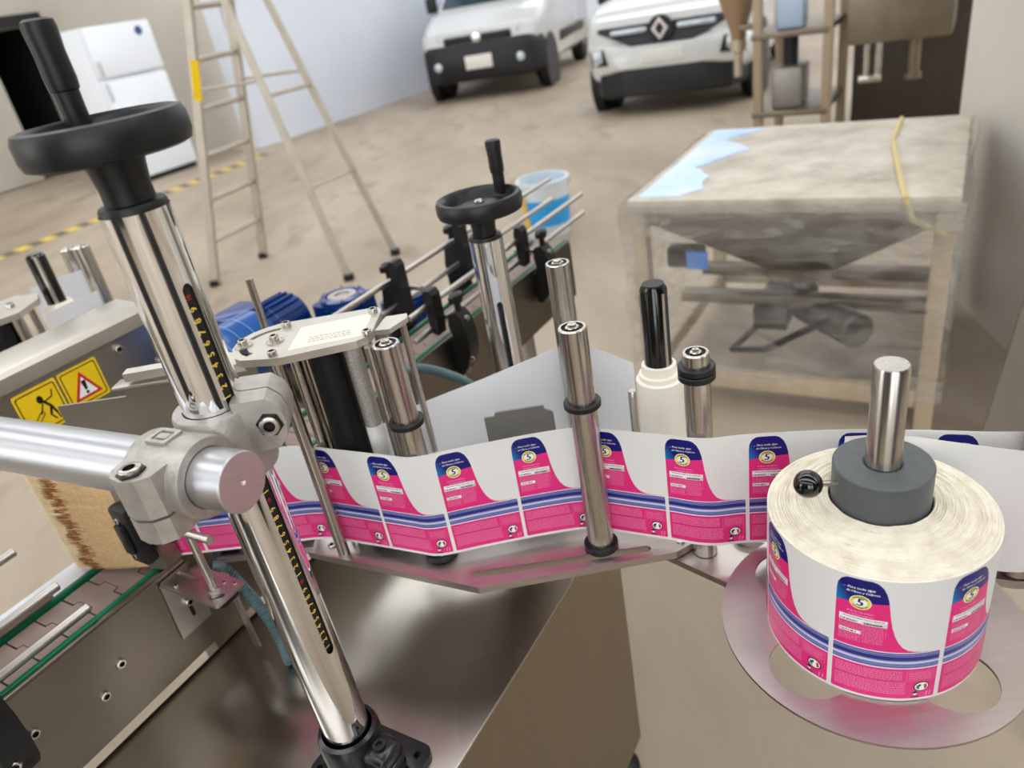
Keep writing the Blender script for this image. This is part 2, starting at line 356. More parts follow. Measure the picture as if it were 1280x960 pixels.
# ------------------------------------------------------------------ fridge
fo = MF(6.0, -8.62, 0); fr_ = thing('fridge', 'white two-door fridge standing against the far beige wall', 'fridge', fo)
b = MB(MF); b.box(5.62, 6.50, -9.25, -8.66, 0.03, 1.74, 0.015); b.build('body', FRIDGE, fr_)
b = MB(MF); b.box(5.62, 6.50, -8.65, -8.59, 1.20, 1.735, 0.015); dt = b.build('freezer_door', FRIDGE, fr_)
b = MB(MF); b.box(5.62, 6.50, -8.65, -8.59, 0.06, 1.17, 0.015); db = b.build('fridge_door', FRIDGE, fr_)
GREYH = mat('grey_handle', srgb(190, 194, 200), 0.4)
b = MB(MF); b.box(5.64, 5.67, -8.59, -8.56, 1.22, 1.38, 0.006); b.build('handle', GREYH, dt)
b = MB(MF); b.box(5.64, 5.67, -8.59, -8.56, 0.95, 1.15, 0.006); b.build('handle', GREYH, db)
b = MB(MF); b.lathe((6.32, -8.59, 1.63), (0, 1, 0), [(0.05, 0), (0.05, 0.006)], 20); plabel(b.build('badge', mat('badge_blue', srgb(60, 80, 130), 0.5), dt), 'round blue badge')
b = MB(MF); b.box(5.66, 6.46, -8.66, -8.60, 0.0, 0.055); b.build('plinth', DARKV, fr_)

# ------------------------------------------------------------------ plank leaning on the white wall
b = MB(MF); b.loft([[(6.93 + x, -8.02 + y, 0) for x, y in ((-.03, -.012), (.03, -.012), (.03, .012), (-.03, .012))], [(7.48 + x, -8.23 + y, 2.2) for x, y in ((-.03, -.012), (.03, -.012), (.03, .012), (-.03, .012))]])
tag(b.build('wooden_plank', mat('pale_wood', srgb(222, 204, 176), 0.6, var=0.08, scale=5), smooth=0), 'pale wooden plank leaning on the white wall behind the ladder', 'plank')

# ------------------------------------------------------------------ A-frame ladder
lo = Vector((-1.2, 4.75, 0)); ld = thing('step_ladder', 'tall aluminium step ladder standing open on the concrete', 'ladder', lo)
FL, FR_, RL, RR = Vector((-1.794, 4.752, 0)), Vector((-1.570, 5.209, 0)), Vector((-0.858, 4.359, 0)), Vector((-0.589, 4.705, 0))
apL, apR = Vector((-1.24, 4.68, 2.08)), Vector((-1.11, 4.93, 2.08))
def rail(name, p, q, w=0.034):
    d = (q - p).normalized(); side = Vector((0.45, 0.89, 0)).normalized(); nn = d.cross(side).normalized(); side = nn.cross(d)
    b = MB(); r = lambda c: [c + side * x * 0.5 * w * 0.7 + nn * y * 0.5 * w * 1.7 for x, y in ((-1, -1), (1, -1), (1, 1), (-1, 1))]
    b.loft([r(p), r(q)]); return b.build(name, LADDER, ld, smooth=0)
for p, q in ((FL, apL), (FR_, apR)): r_ = rail('front_rail', p, q)
for p, q in ((RL, apL), (RR, apR)): rail('rear_rail', p, q, 0.026)
for i in range(1, 8):
    f = i / 8 + 0.01
    b = MB(); p, q = FL.lerp(apL, f), FR_.lerp(apR, f); b.cyl(p, q, 0.017, n=10); b.build('rung', LADDER, ld)
for i in (2, 4, 6):
    f = i / 8 + 0.02
    b = MB(); p, q = RL.lerp(apL, f), RR.lerp(apR, f); b.cyl(p, q, 0.012, n=8); b.build('brace', LADDER, ld)
for P0, P1, A0, A1 in ((FL, RL, apL, apL), (FR_, RR, apR, apR)):
    b = MB(); b.cyl(P0.lerp(A0, 0.56), P1.lerp(A1, 0.56), 0.009, n=8); b.build('spreader_bar', LADDER, ld)
b = MB(); c = (apL + apR) / 2; b.box(c.x - 0.12, c.x + 0.12, c.y - 0.22, c.y + 0.22, 2.07, 2.11, 0.006); b.build('top_cap', LADDER, ld)
def onrail(p, q, f, w, l, name, m):
    d = (q - p).normalized(); c = p.lerp(q, f); nn = Vector((0.4, -0.9, 0)).normalized(); sd = d.cross(nn).normalized()
    b = MB(); b.loft([[c + d * (y * l) + sd * x * w + nn * z for x, z in ((-1, .024), (1, .024), (1, .03), (-1, .03))] for y in (-.5, .5)]); return b.build(name, m, ld, smooth=0)
plabel(onrail(FL, apL, 0.585, 0.022, 0.22, 'sticker', YELLOW), 'yellow safety sticker'); plabel(onrail(FL, apL, 0.86, 0.022, 0.25, 'sticker', mat('faded_red', srgb(214, 170, 160), 0.6)), 'faded red sticker')
for p in (FL, FR_, RL, RR):
    b = MB(); b.box(p.x - 0.03, p.x + 0.03, p.y - 0.03, p.y + 0.03, 0, 0.04, 0.008); b.build('foot', BLACKP, ld)

# ================================================================== parked vehicles (front axle at the frame's origin, y forward)
def rsec(y, w, zb, zt, r=0.12, n=4):
    return [(x, y, z) for x, z in rrect(-w, w, zb, zt, min(r, (zt - zb) / 2.1), n)]
def wheel(car, fr, x, y, R=0.31, w=0.2):
    sx = 1 if x > 0 else -1
    b = MB(fr); b.lathe((x - sx * w / 2, y, R), (sx, 0, 0), [(R * 0.6, 0), (R * 0.95, 0), (R, 0.03), (R, w - 0.03), (R * 0.95, w), (R * 0.66, w)], 28)
    wl = b.build('wheel', TYRE, car)
    b = MB(fr); b.lathe((x + sx * w / 2 - sx * 0.03, y, R), (sx, 0, 0), [(R * 0.68, 0), (R * 0.62, 0.02), (R * 0.2, 0.03), (0.0, 0.035)], 28); b.build('hubcap', mat('hubcap_grey', srgb(160, 164, 170), 0.35, 0.6), wl)
    return wl
def van():
    L, R_ = Vector((-0.131, 12.352, 0)), Vector((1.349, 11.815, 0)); o = (L + R_) / 2; X = (R_ - L).normalized(); Y = Vector((X.y, -X.x, 0))
    fr = frame(o, X, Y)
    car = thing('van', 'white panel van with a black front bumper, parked beside the white wall', 'van', o)
    b = MB(fr); b.loft([rsec(0.60, 0.80, 0.45, 0.78), rsec(0.52, 0.86, 0.35, 0.94), rsec(0.30, 0.90, 0.30, 1.03), rsec(-0.05, 0.92, 0.30, 1.14), rsec(-0.3, 0.92, 0.28, 1.20), rsec(-3.2, 0.92, 0.28, 1.2), rsec(-3.35, 0.88, 0.35, 1.18)])
    b.build('body', CARW, car)
    b = MB(fr); b.loft([rsec(-0.22, 0.80, 1.12, 1.21, 0.04), rsec(-0.95, 0.72, 1.15, 1.80, 0.12), rsec(-3.2, 0.74, 1.15, 1.84, 0.12), rsec(-3.33, 0.70, 1.15, 1.70, 0.1)]); b.build('roof', CARW, car)
    b = MB(fr); b.loft([[(-0.74, -0.22, 1.205), (0.74, -0.22, 1.205), (0.74, -0.20, 1.215), (-0.74, -0.20, 1.215)], [(-0.64, -0.88, 1.73), (0.64, -0.88, 1.73), (0.64, -0.86, 1.745), (-0.64, -0.86, 1.745)]]); b.build('windscreen', GLASS, car, smooth=0)
    for sx in (-1, 1):
        b = MB(fr); b.loft([[(sx * 0.80, -0.55, 1.22), (sx * 0.80, -1.4, 1.22), (sx * 0.815, -1.4, 1.22), (sx * 0.815, -0.55, 1.22)], [(sx * 0.735, -0.95, 1.66), (sx * 0.735, -1.4, 1.66), (sx * 0.75, -1.4, 1.66), (sx * 0.75, -0.95, 1.66)]]); b.build('side_window', GLASS, car, smooth=0)
        b = MB(fr); b.box(sx * 1.02 - 0.08, sx * 1.02 + 0.08, -0.62, -0.50, 1.18, 1.40, 0.03); b.build('mirror', CARB, car)
        b = MB(fr); b.box(min(sx * 0.915, sx * 0.935), max(sx * 0.915, sx * 0.935), -2.6, -0.62, 0.52, 0.66, 0.008); b.build('side_moulding', CARB, car)
        b = MB(fr); b.lathe((sx * 0.80, 0.02, 0.31), (sx, 0, 0), [(0.0, 0), (0.40, 0), (0.40, 0.122)], 26); b.build('wheel_arch', CARB, car)
        b = MB(fr); b.loft([[(sx * x, y, z) for x, y, z in ((0.56, 0.565, 0.80), (0.84, 0.46, 0.78), (0.90, 0.20, 0.90), (0.86, 0.30, 0.99), (0.60, 0.50, 0.93))], [(sx * x, y + 0.02, z) for x, y, z in ((0.58, 0.575, 0.815), (0.83, 0.47, 0.80), (0.89, 0.22, 0.90), (0.85, 0.31, 0.975), (0.62, 0.51, 0.92))]]); b.build('headlamp', LAMPG, car, smooth=0)
    b = MB(fr); b.loft([rsec(0.70, 0.66, 0.30, 0.70, 0.1), rsec(0.66, 0.82, 0.26, 0.76, 0.1), rsec(0.45, 0.905, 0.24, 0.76, 0.1), rsec(0.36, 0.925, 0.24, 0.74, 0.1)]); bp = b.build('front_bumper', CARB, car)
    b = MB(fr); b.box(-0.5, 0.5, 0.60, 0.64, 0.77, 0.86, 0.01); b.build('grille', CARB, car)
    b = MB(fr); b.box(-0.20, 0.20, 0.70, 0.715, 0.42, 0.60, 0.006); plabel(b.build('number_plate', mat('plate_white', srgb(226, 222, 214), 0.5), bp), 'pale number plate')
    b = MB(fr); b.lathe((0, 0.64, 0.82), (0, 1, 0), [(0.07, 0), (0.07, 0.01), (0.05, 0.016)], 20); b.build('emblem', mat('emblem_chrome', (0.8, 0.8, 0.82), 0.15, 1.0), car)
    for sx in (-1, 1):
        b = MB(fr); b.lathe((sx * 0.62, 0.68, 0.50), (0, 1, 0), [(0.06, 0), (0.06, 0.02), (0.045, 0.025)], 16); b.build('fog_lamp', LAMPG, bp)
        for y in (0, -2.7): wheel(car, fr, sx * 0.80, y)
def suv():
    L, R_ = Vector((1.699, 8.814, 0)), Vector((3.080, 8.060, 0)); o = (L + R_) / 2; X = (R_ - L).normalized(); Y = Vector((X.y, -X.x, 0))
    fr = frame(o, X, Y)
    car = thing('compact_car', 'white compact crossover car with a diamond grille emblem, parked behind the funnel machine', 'car', o)
    b = MB(fr); b.loft([rsec(0.66, 0.66, 0.42, 0.80), rsec(0.58, 0.78, 0.34, 0.92), rsec(0.35, 0.84, 0.30, 1.0), rsec(0.0, 0.87, 0.30, 1.06), rsec(-0.55, 0.87, 0.28, 1.10), rsec(-2.9, 0.87, 0.28, 1.1), rsec(-3.05, 0.8, 0.4, 1.05)]); b.build('body', CARW, car)
    b = MB(fr); b.loft([rsec(-0.40, 0.72, 1.0, 1.09, 0.04), rsec(-1.1, 0.62, 1.05, 1.56, 0.12), rsec(-2.6, 0.62, 1.05, 1.56, 0.12), rsec(-3.0, 0.6, 1.05, 1.2, 0.06)]); b.build('roof', CARW, car)
    b = MB(fr); b.loft([[(-0.70, -0.40, 1.085), (0.70, -0.40, 1.085), (0.70, -0.385, 1.10), (-0.70, -0.385, 1.10)], [(-0.56, -1.03, 1.50), (0.56, -1.03, 1.50), (0.56, -1.015, 1.515), (-0.56, -1.015, 1.515)]]); b.build('windscreen', GLASS, car, smooth=0)
    # grille band, lamps, bumper recesses
    b = MB(fr); b.loft([[(-0.34, 0.66, 0.66), (0.34, 0.66, 0.66), (0.72, 0.55, 0.82), (0.70, 0.55, 0.86), (-0.70, 0.55, 0.86), (-0.72, 0.55, 0.82)], [(-0.30, 0.735, 0.67), (0.30, 0.735, 0.67), (0.66, 0.655, 0.815), (0.64, 0.65, 0.85), (-0.64, 0.65, 0.85), (-0.66, 0.655, 0.815)]]); gr = b.build('grille', CARB, car, smooth=0)
    EMB = mat('emblem_chrome', (0.8, 0.8, 0.82), 0.15, 1.0)
    b = MB(fr); g = lambda u, v, d: (u, d, v)
    b.prism([(0, 0.105), (0.082, 0), (0, -0.105), (-0.082, 0)], 0.745, 0.765, holes=[[(0, 0.062), (0.045, 0), (0, -0.062), (-0.045, 0)]], fr=lambda u, v, d: (u, d, v + 0.80)); plabel(b.build('emblem', EMB, gr, smooth=0), 'chrome diamond emblem')
    b = MB(fr); b.lathe((0, 0.70, 0.80), (0, 1, 0), [(0.12, 0), (0.12, 0.044)], 24); b.build('emblem_plate', CARB, gr)
    for sx in (-1, 1):
        b = MB(fr); b.box(min(sx * 0.15, sx * 0.52), max(sx * 0.15, sx * 0.52), 0.645, 0.705, 0.775, 0.825, 0.015); b.build('upper_lamp', LAMPG, car)
        b = MB(fr); b.loft([[(sx * x, y, z) for x, y, z in ((0.54, 0.66, 0.50), (0.76, 0.57, 0.48), (0.80, 0.49, 0.66), (0.58, 0.63, 0.68))], [(sx * x, y + 0.09, z) for x, y, z in ((0.56, 0.66, 0.52), (0.74, 0.58, 0.50), (0.78, 0.50, 0.64), (0.60, 0.63, 0.66))]]); hl = b.build('headlamp', CARB, car, smooth=0)
        b = MB(fr); b.lathe((sx * 0.665, 0.69, 0.59), (0, 1, 0), [(0.055, 0), (0.05, 0.02), (0.0, 0.03)], 16); b.build('lens', LAMPG, hl)
        b = MB(fr); b.lathe((sx * 0.76, 0, 0.31), (sx, 0, 0), [(0.0, 0), (0.40, 0), (0.40, 0.113)], 26); b.build('wheel_arch', CARB, car)
        for y in (0, -2.42): wheel(car, fr, sx * 0.76, y, 0.31, 0.19)
        b = MB(fr); b.box(sx * 0.96 - 0.09, sx * 0.96 + 0.09, -0.75, -0.62, 1.02, 1.16, 0.03); b.build('mirror', CARB, car)
    b = MB(fr); b.loft([rsec(0.74, 0.50, 0.46, 0.655, 0.06), rsec(0.68, 0.72, 0.42, 0.70, 0.08), rsec(0.45, 0.855, 0.40, 0.74, 0.1)]); bp = b.build('front_bumper', CARW, car)
    b = MB(fr); b.loft([rsec(0.73, 0.42, 0.20, 0.46, 0.04), rsec(0.66, 0.66, 0.18, 0.44, 0.05), rsec(0.40, 0.80, 0.18, 0.44, 0.06)]); b.build('lower_bumper', CARB, car)
    b = MB(fr); b.box(-0.2, 0.2, 0.735, 0.75, 0.50, 0.62, 0.006); plabel(b.build('number_plate', mat('plate_grey', srgb(214, 214, 208), 0.5), bp), 'pale number plate')
van(); suv()

# ================================================================== film-wrapped hopper on its stand
hs0, hs1, ht0, ht1 = 2.20, 3.17, -0.92, 0.01; HZ = 0.75
ho = MF((hs0 + hs1) / 2, (ht0 + ht1) / 2, 0); hop = thing('wrapped_hopper_stand', 'square stainless hopper on a tan frame stand wrapped in clear stretch film', 'hopper', ho)
TOPM = noise_mat('dusty_film_top', [srgb(150, 140, 124), srgb(184, 175, 158), srgb(206, 199, 184)], 7, 6, 0.42, 0.35)
b = MB(MF); b.box(hs0, hs1, ht0, ht1, HZ - 0.045, HZ, 0.006); b.build('top_tray', TOPM, hop)
BLUET = noise_mat('sky_reflection_blue', [srgb(168, 200, 240), srgb(190, 214, 244), srgb(214, 220, 224)], 6, 5, 0.35, 0.2)  # sky reflection on the wrapped top, painted as a pale blue patch
b = MB(MF); rgp = random.Random(4); b.prism([(hs0 + .03, ht0 + .03)] + [(hs0 + .03 + .90 * i / 24, ht0 + .18 + .05 * math.sin(i * 0.55) + rgp.uniform(-.03, .03)) for i in range(25)] + [(hs1 - .03, ht0 + .03)], HZ, HZ + 0.003); plabel(b.build('sky_reflection_patch', BLUET, hop, smooth=0), 'pale blue patch of painted sky reflection on the tray')
b = MB(MF); b.tube([(hs1 - .03, ht1 - .22, HZ + .006), (hs1 - .35, ht1 - .22, HZ + .006), (hs0 + .4, ht1 - .19, HZ + .006), (hs0 + .1, ht1 - .15, HZ + .006), (hs0 - .01, ht1 - .13, HZ), (hs0 - .012, ht1 - .11, HZ - .06), (hs0 - .012, ht1 - .03, HZ - .1)], 0.008, 6); plabel(b.build('tie_cord', mat('straw_cord', srgb(206, 186, 132), 0.6), hop), 'straw coloured tie cord')
cs, ct = (hs0 + hs1) / 2, (ht0 + ht1) / 2
rq = lambda h, z: [(cs - h, ct - h, z), (cs + h, ct - h, z), (cs + h, ct + h, z), (cs - h, ct + h, z)]
b = MB(MF); b.loft([rq(0.43, HZ - 0.05), rq(0.43, HZ - 0.09), rq(0.11, 0.38), rq(0.11, 0.34)]); b.build('hopper_cone', HOPPER, hop, smooth=0)
for ss in (hs0 + .03, hs1 - .03):
    for tt in (ht0 + .03, ht1 - .03):
        b = MB(MF); b.box(ss - .025, ss + .025, tt - .025, tt + .025, 0, HZ - 0.046, 0.004); b.build('leg', WOODT, hop)
for ss in (hs0 + .03, hs1 - .03):
    b = MB(MF); b.box(ss - .02, ss + .02, ht0 + .056, ht1 - .056, 0.09, 0.15, 0.004); b.build('rail', WOODT, hop)
for tt in (ht0 + .03, ht1 - .03):
    b = MB(MF); b.box(hs0 + .056, hs1 - .056, tt - .02, tt + .02, 0.09, 0.15, 0.004); b.build('rail', WOODT, hop)
for ss in (2.55, 2.82):
    b = MB(MF); b.box(ss - .03, ss + .03, ht0 + .055, ht1 - .055, 0.26, 0.30, 0.004); b.build('cross_bar', HOPPER, hop)
b = MB(MF); b.cyl((cs - .05, ct + .02, 0.22), (cs - .28, ct + .22, 0.24), 0.06, n=20, bev=0.008); b.cyl((cs - .05, ct + .02, 0.22), (cs - .02, ct - .01, 0.34), 0.05, n=16); b.build('outlet_motor', mat('motor_grey', srgb(96, 96, 92), 0.4, 0.6), hop)
b = MB(MF); b.box(cs - .20, cs + .06, ct - .14, ct - .02, 0.18, 0.27, 0.01); b.build('gear_housing', mat('dark_casting', srgb(58, 58, 56), 0.5, 0.4), hop)
b = MB(MF); b.tube([(cs - .1, ct - .1, 0.2), (cs - .25, ct - .2, 0.12), (cs - .38, ct - .05, 0.2), (cs - .30, ct + .15, 0.3), (cs - .2, ct + .25, 0.2)], 0.012, 8); b.build('cable', BLACKP, hop)
b = MB(MF); b.box(hs0 + .06, hs0 + .12, ht0 + .10, ht0 + .22, 0.50, 0.57, 0.01); b.build('switch_box', BLACKP, hop)
b = MB(MF); b.box(hs0 + .055, hs0 + .06, ht0 + .17, ht0 + .24, 0.50, 0.56); plabel(b.build('blue_tag', mat('tag_blue', srgb(96, 148, 222), 0.4), hop, smooth=0), 'small blue tag')
# stretch film: four wrinkled sheets that sag between the legs
FILM = bpy.data.materials.new('stretch_film'); FILM.use_nodes = True
nt = FILM.node_tree; p = nt.nodes['Principled BSDF']; p.inputs['Base Color'].default_value = (0.50, 0.48, 0.44, 1); p.inputs['Roughness'].default_value = 0.22
tc = nt.nodes.new('ShaderNodeTexCoord'); mp = nt.nodes.new('ShaderNodeMapping'); mp.inputs['Scale'].default_value = (2.5, 2.5, 9); nt.links.new(tc.outputs['Object'], mp.inputs['Vector'])
nz = nt.nodes.new('ShaderNodeTexNoise'); nz.inputs['Scale'].default_value = 2.2; nz.inputs['Detail'].default_value = 5; nz.inputs['Distortion'].default_value = 1.4; nt.links.new(mp.outputs['Vector'], nz.inputs['Vector'])
rp = nt.nodes.new('ShaderNodeMapRange'); rp.inputs['From Min'].default_value = 0.35; rp.inputs['From Max'].default_value = 0.72; rp.inputs['To Min'].default_value = 0.03; rp.inputs['To Max'].default_value = 0.40
sxz = nt.nodes.new('ShaderNodeSeparateXYZ'); nt.links.new(tc.outputs['Object'], sxz.inputs[0])
rz = nt.nodes.new('ShaderNodeMapRange'); rz.inputs['From Min'].default_value = 0.54; rz.inputs['From Max'].default_value = 0.70; rz.inputs['To Max'].default_value = 0.26; nt.links.new(sxz.outputs['Z'], rz.inputs['Value'])
ad_ = nt.nodes.new('ShaderNodeMath'); ad_.operation = 'ADD'; ad_.use_clamp = True
nt.links.new(nz.outputs['Fac'], rp.inputs['Value']); nt.links.new(rp.outputs['Result'], ad_.inputs[0]); nt.links.new(rz.outputs['Result'], ad_.inputs[1]); nt.links.new(ad_.outputs[0], p.inputs['Alpha'])
bpn = nt.nodes.new('ShaderNodeBump'); bpn.inputs['Strength'].default_value = 0.6; bpn.inputs['Distance'].default_value = 0.02; nt.links.new(nz.outputs['Fac'], bpn.inputs['Height']); nt.links.new(bpn.outputs['Normal'], p.inputs['Normal'])
def film(a, c):
    b = MB(MF); NU, NV = 26, 16; vs = []; fs = []
    dx, dy = c[0] - a[0], c[1] - a[1]; ln = math.hypot(dx, dy); nx, ny = dy / ln, -dx / ln
    for j in range(NV + 1):
        for i in range(NU + 1):
            u, v = i / NU, j / NV
            off = -0.028 * math.sin(PI * u) * math.sin(PI * min(1, v * 1.05)) + 0.007 * math.sin(9 * u + 14 * v) + 0.012
            vs.append((a[0] + dx * u + nx * off, a[1] + dy * u + ny * off, HZ - 0.012 - v * 0.60))
    for j in range(NV):
        for i in range(NU): k = j * (NU + 1) + i; fs.append((k, k + 1, k + NU + 2, k + NU + 1))
    b.add(vs, fs); return b.build('stretch_film', FILM, hop)
e = 0.012
cr = [(hs0 - e, ht0 - e), (hs0 - e, ht1 + e), (hs1 + e, ht1 + e), (hs1 + e, ht0 - e)]
for i in range(4): plabel(film(cr[(i + 1) % 4], cr[i]), 'clear wrinkled stretch film')
# ------------------------------------------------------------------ funnel filling machine behind the hopper
go = MF(5.95, -1.15, 0); fm = thing('funnel_filling_machine', 'stainless filling machine with a brown funnel and shelves beside the parked car', 'machine', go)
TANM = mat('tan_painted_frame', srgb(164, 146, 122), 0.5, 0.2)
FUN = mat('brown_funnel_steel', srgb(164, 138, 112), 0.35, 0.6)
b = MB(MF); b.lathe((5.80, -1.47, 0.80), (0, 0, 1), [(0.045, 0), (0.05, 0.05), (0.19, 0.45), (0.19, 0.75)], 28); b.build('funnel', FUN, fm)
b = MB(MF); b.lathe((5.80, -1.47, 0.56), (0, 0, 1), [(0.03, 0), (0.03, 0.16), (0.055, 0.17), (0.055, 0.245)], 20); b.build('spout', mat('spout_steel', srgb(186, 174, 152), 0.4, 0.5), fm)
b = MB(MF); b.box(5.62, 6.40, -1.34, -0.84, 0.80, 0.84, 0.006); b.build('upper_shelf', HOPPER, fm)
b = MB(MF); b.box(5.62, 6.40, -1.34, -0.84, 0.29, 0.33, 0.006); b.build('lower_shelf', HOPPER, fm)
b = MB(MF); b.box(5.74, 5.86, -1.46, -1.34, 0.86, 0.90, 0.006); b.build('bracket', HOPPER, fm)
for ss in (5.66, 6.36):
    for tt in (-1.30, -0.85):
        b = MB(MF); b.box(ss - .03, ss + .03, tt - .03, tt + .03, 0, 1.5, 0.004); b.build('post', TANM, fm)
b = MB(MF); b.box(5.70, 6.0, -1.22, -1.02, 0.331, 0.60, 0.02); b.build('pump_housing', mat('pump_grey', srgb(150, 146, 140), 0.4, 0.5), fm)
b = MB(MF); b.cyl((5.85, -1.12, 0.6), (5.85, -1.12, 0.79), 0.05, n=18); b.build('pump_neck', BLACKP, fm)
b = MB(MF); b.box(5.72, 5.92, -1.20, -1.02, 0.841, 1.10, 0.02); plabel(b.build('blue_container', mat('pale_blue_tub', srgb(176, 196, 222), 0.3), fm), 'pale blue container on the shelf')
b = MB(MF); b.box(5.66, 6.30, -0.74, -0.14, 0.70, 1.15, 0.01); cb = b.build('control_box', HOPPER, fm)
b = MB(MF); b.cyl((5.72, -0.34, 0.50), (5.72, -0.34, 0.70), 0.035, n=16); b.cyl((5.72, -0.34, 0.46), (5.72, -0.34, 0.5), 0.05, n=16); b.build('valve', mat('valve_brown', srgb(120, 106, 88), 0.4, 0.5), fm)
for dt in (0, 0.07):
    b = MB(MF); b.cyl((5.72, -0.62 + dt, 0.50), (5.72, -0.62 + dt, 0.70), 0.022, n=12); b.build('piston', STEEL, fm)
b = MB(MF); b.box(5.68, 5.74, -0.66, -0.52, 0.46, 0.50, 0.005); b.build('piston_plate', STEEL, fm)
b = MB(MF); b.box(6.55, 7.0, -0.80, 0.35, 0, 1.0, 0.005); bc = tag(b.build('brown_cabinet', BROWN), 'dark brown cabinet standing behind the filling machine', 'cabinet')
b = MB(MF); b.box(4.30, 4.42, -1.42, -1.16, 0, 0.02, 0.004); tag(b.build('folded_sheet', mat('pale_sheet', srgb(200, 212, 240), 0.5)), 'pale blue sheet lying on the floor beyond the hopper', 'sheet')
# leaning grey panel at the right edge
b = MB(MF); b.loft([[(2.16, 0.13, 0.0), (2.19, 0.13, 0.0), (2.19, 0.75, 0.0), (2.16, 0.75, 0.0)], [(2.26, 0.24, 0.95), (2.29, 0.24, 0.95), (2.29, 0.86, 0.95), (2.26, 0.86, 0.95)]])
tag(b.build('leaning_board', mat('dusty_board', srgb(128, 120, 108), 0.6, var=0.08, scale=4), smooth=0), 'dusty grey board leaning against the cream column', 'board')
# bucket beyond the conveyor
bo = Vector((0.41, 4.56, 0)); bk = thing('plastic_bucket', 'translucent plastic bucket with blue and yellow print beyond the conveyor', 'bucket', bo)
b = MB(); b.lathe(bo, (0, 0, 1), [(0.13, 0), (0.135, 0.01), (0.155, 0.33), (0.165, 0.33), (0.165, 0.35), (0.15, 0.35), (0.128, 0.02), (0, 0.02)], 32); b.build('pail', mat('bucket_milky', srgb(206, 214, 218), 0.35), bk)
def sleeve_patch(a0, a1, z0, z1, m, label):
    b = MB(); b.lathe(bo + Vector((0, 0, z0)), (0, 0, 1), [(0.1385 + 0.0625 * z0, 0), (0.1385 + 0.0625 * z1, z1 - z0)], 16, a0=math.radians(a0), a1=math.radians(a1)); return plabel(b.build('print', m, bk), label)
u0 = Vector((0, 0, 1)).orthogonal()
sleeve_patch(0, 360, 0.08, 0.24, mat('bucket_blue', srgb(40, 150, 214), 0.4), 'blue printed band')
sleeve_patch(100, 170, 0.05, 0.29, mat('bucket_yellow', srgb(218, 178, 70), 0.4), 'yellow print panel')
sleeve_patch(30, 60, 0.1, 0.27, mat('bucket_white', srgb(230, 234, 236), 0.4), 'white print panel')
b = MB(); b.tube([bo + Vector((0.168 * math.cos(a), 0.168 * math.sin(a) * 0.25, 0.33 + 0.0 - 0.13 * math.sin(a))) for a in [PI * i / 12 for i in range(13)]], 0.004, 6); b.build('handle', STEEL, bk)

# ================================================================== machine table (cabinet) and conveyor
TZ = 0.65
to = MF(0.30, -0.64, 0); tb = thing('machine_cabinet', 'stainless steel machine cabinet with a broad flat top under the chrome post', 'cabinet', to)
b = MB(MF); b.box(-0.30, 0.85, -0.856, -0.4235, TZ - 0.004, TZ, 0.0019, seg=3); b.build('top', TABLE, tb)
b = MB(MF); b.box(-0.30, 0.85, -0.4285, -0.4245, 0.09, TZ - 0.0045); b.build('side_panel', PANEL, tb, smooth=0)
b = MB(MF); b.box(0.846, 0.85, -0.856, -0.429, 0.09, TZ - 0.0045); b.build('end_panel', PANEL, tb, smooth=0)
b = MB(MF); b.box(-0.30, 0.846, -0.856, -0.852, 0.09, TZ - 0.0045); b.build('rear_panel', PANEL, tb, smooth=0)
b = MB(MF); b.box(-0.30, -0.296, -0.852, -0.429, 0.09, TZ - 0.0045); b.build('end_panel', PANEL, tb, smooth=0)
b = MB(MF); b.box(0.851, 1.02, -0.72, -0.50, TZ - 0.02, TZ, 0.003); b.build('post_shelf', TABLE, tb)
for ss in (-0.25, 0.815):
    for tt in (-0.82, -0.455):
        b = MB(MF); b.lathe((ss, tt, 0), (0, 0, 1), [(0.032, 0), (0.036, 0.012), (0.034, 0.035), (0.022, 0.048), (0.009, 0.052), (0.009, 0.095)], 24); b.build('levelling_foot', BLACKP, tb)

CZ = 0.81
co = MF(0.8, -0.91, 0); cv = thing('slat_conveyor', 'slat chain conveyor with stainless side plates and green wear strips', 'conveyor', co)
b = MB(MF); b.prism([(-0.10, 0.66), (1.66, 0.66), (1.66, CZ - 0.008), (1.652, CZ), (-0.10, CZ)], -0.864, -0.860, fr=lambda u, v, d: (u, d, v)); b.box(-0.10, 1.66, -0.8675, -0.860, CZ, CZ + 0.004, 0.0015); b.build('near_side_plate', SIDE, cv)
b = MB(MF); b.box(-0.10, 1.66, -0.978, -0.974, 0.66, CZ); b.build('far_side_plate', SIDE, cv, smooth=0)
b = MB(MF); b.box(-0.10, 1.66, -0.8775, -0.8685, CZ - 0.008, CZ + 0.005, 0.002); plabel(b.build('green_wear_strip', GREEN, cv), 'green plastic wear strip')
b = MB(MF); b.box(-0.10, 1.66, -0.973, -0.966, CZ - 0.008, CZ + 0.003, 0.002); plabel(b.build('green_wear_strip', GREEN, cv), 'green plastic wear strip')
b = MB(MF); b.box(-0.10, 0.38, -1.03, -0.979, CZ - 0.014, CZ - 0.006, 0.002); plabel(b.build('white_guide_strip', mat('white_guide', srgb(232, 234, 240), 0.35), cv), 'white plastic guide strip beside the chain')
b = MB(MF); b.box(-0.1, 1.66, -0.965, -0.878, CZ - 0.03, CZ - 0.014); b.build('chain_bed', SIDE, cv, smooth=0)
PITCHC = 0.0381
lk = None
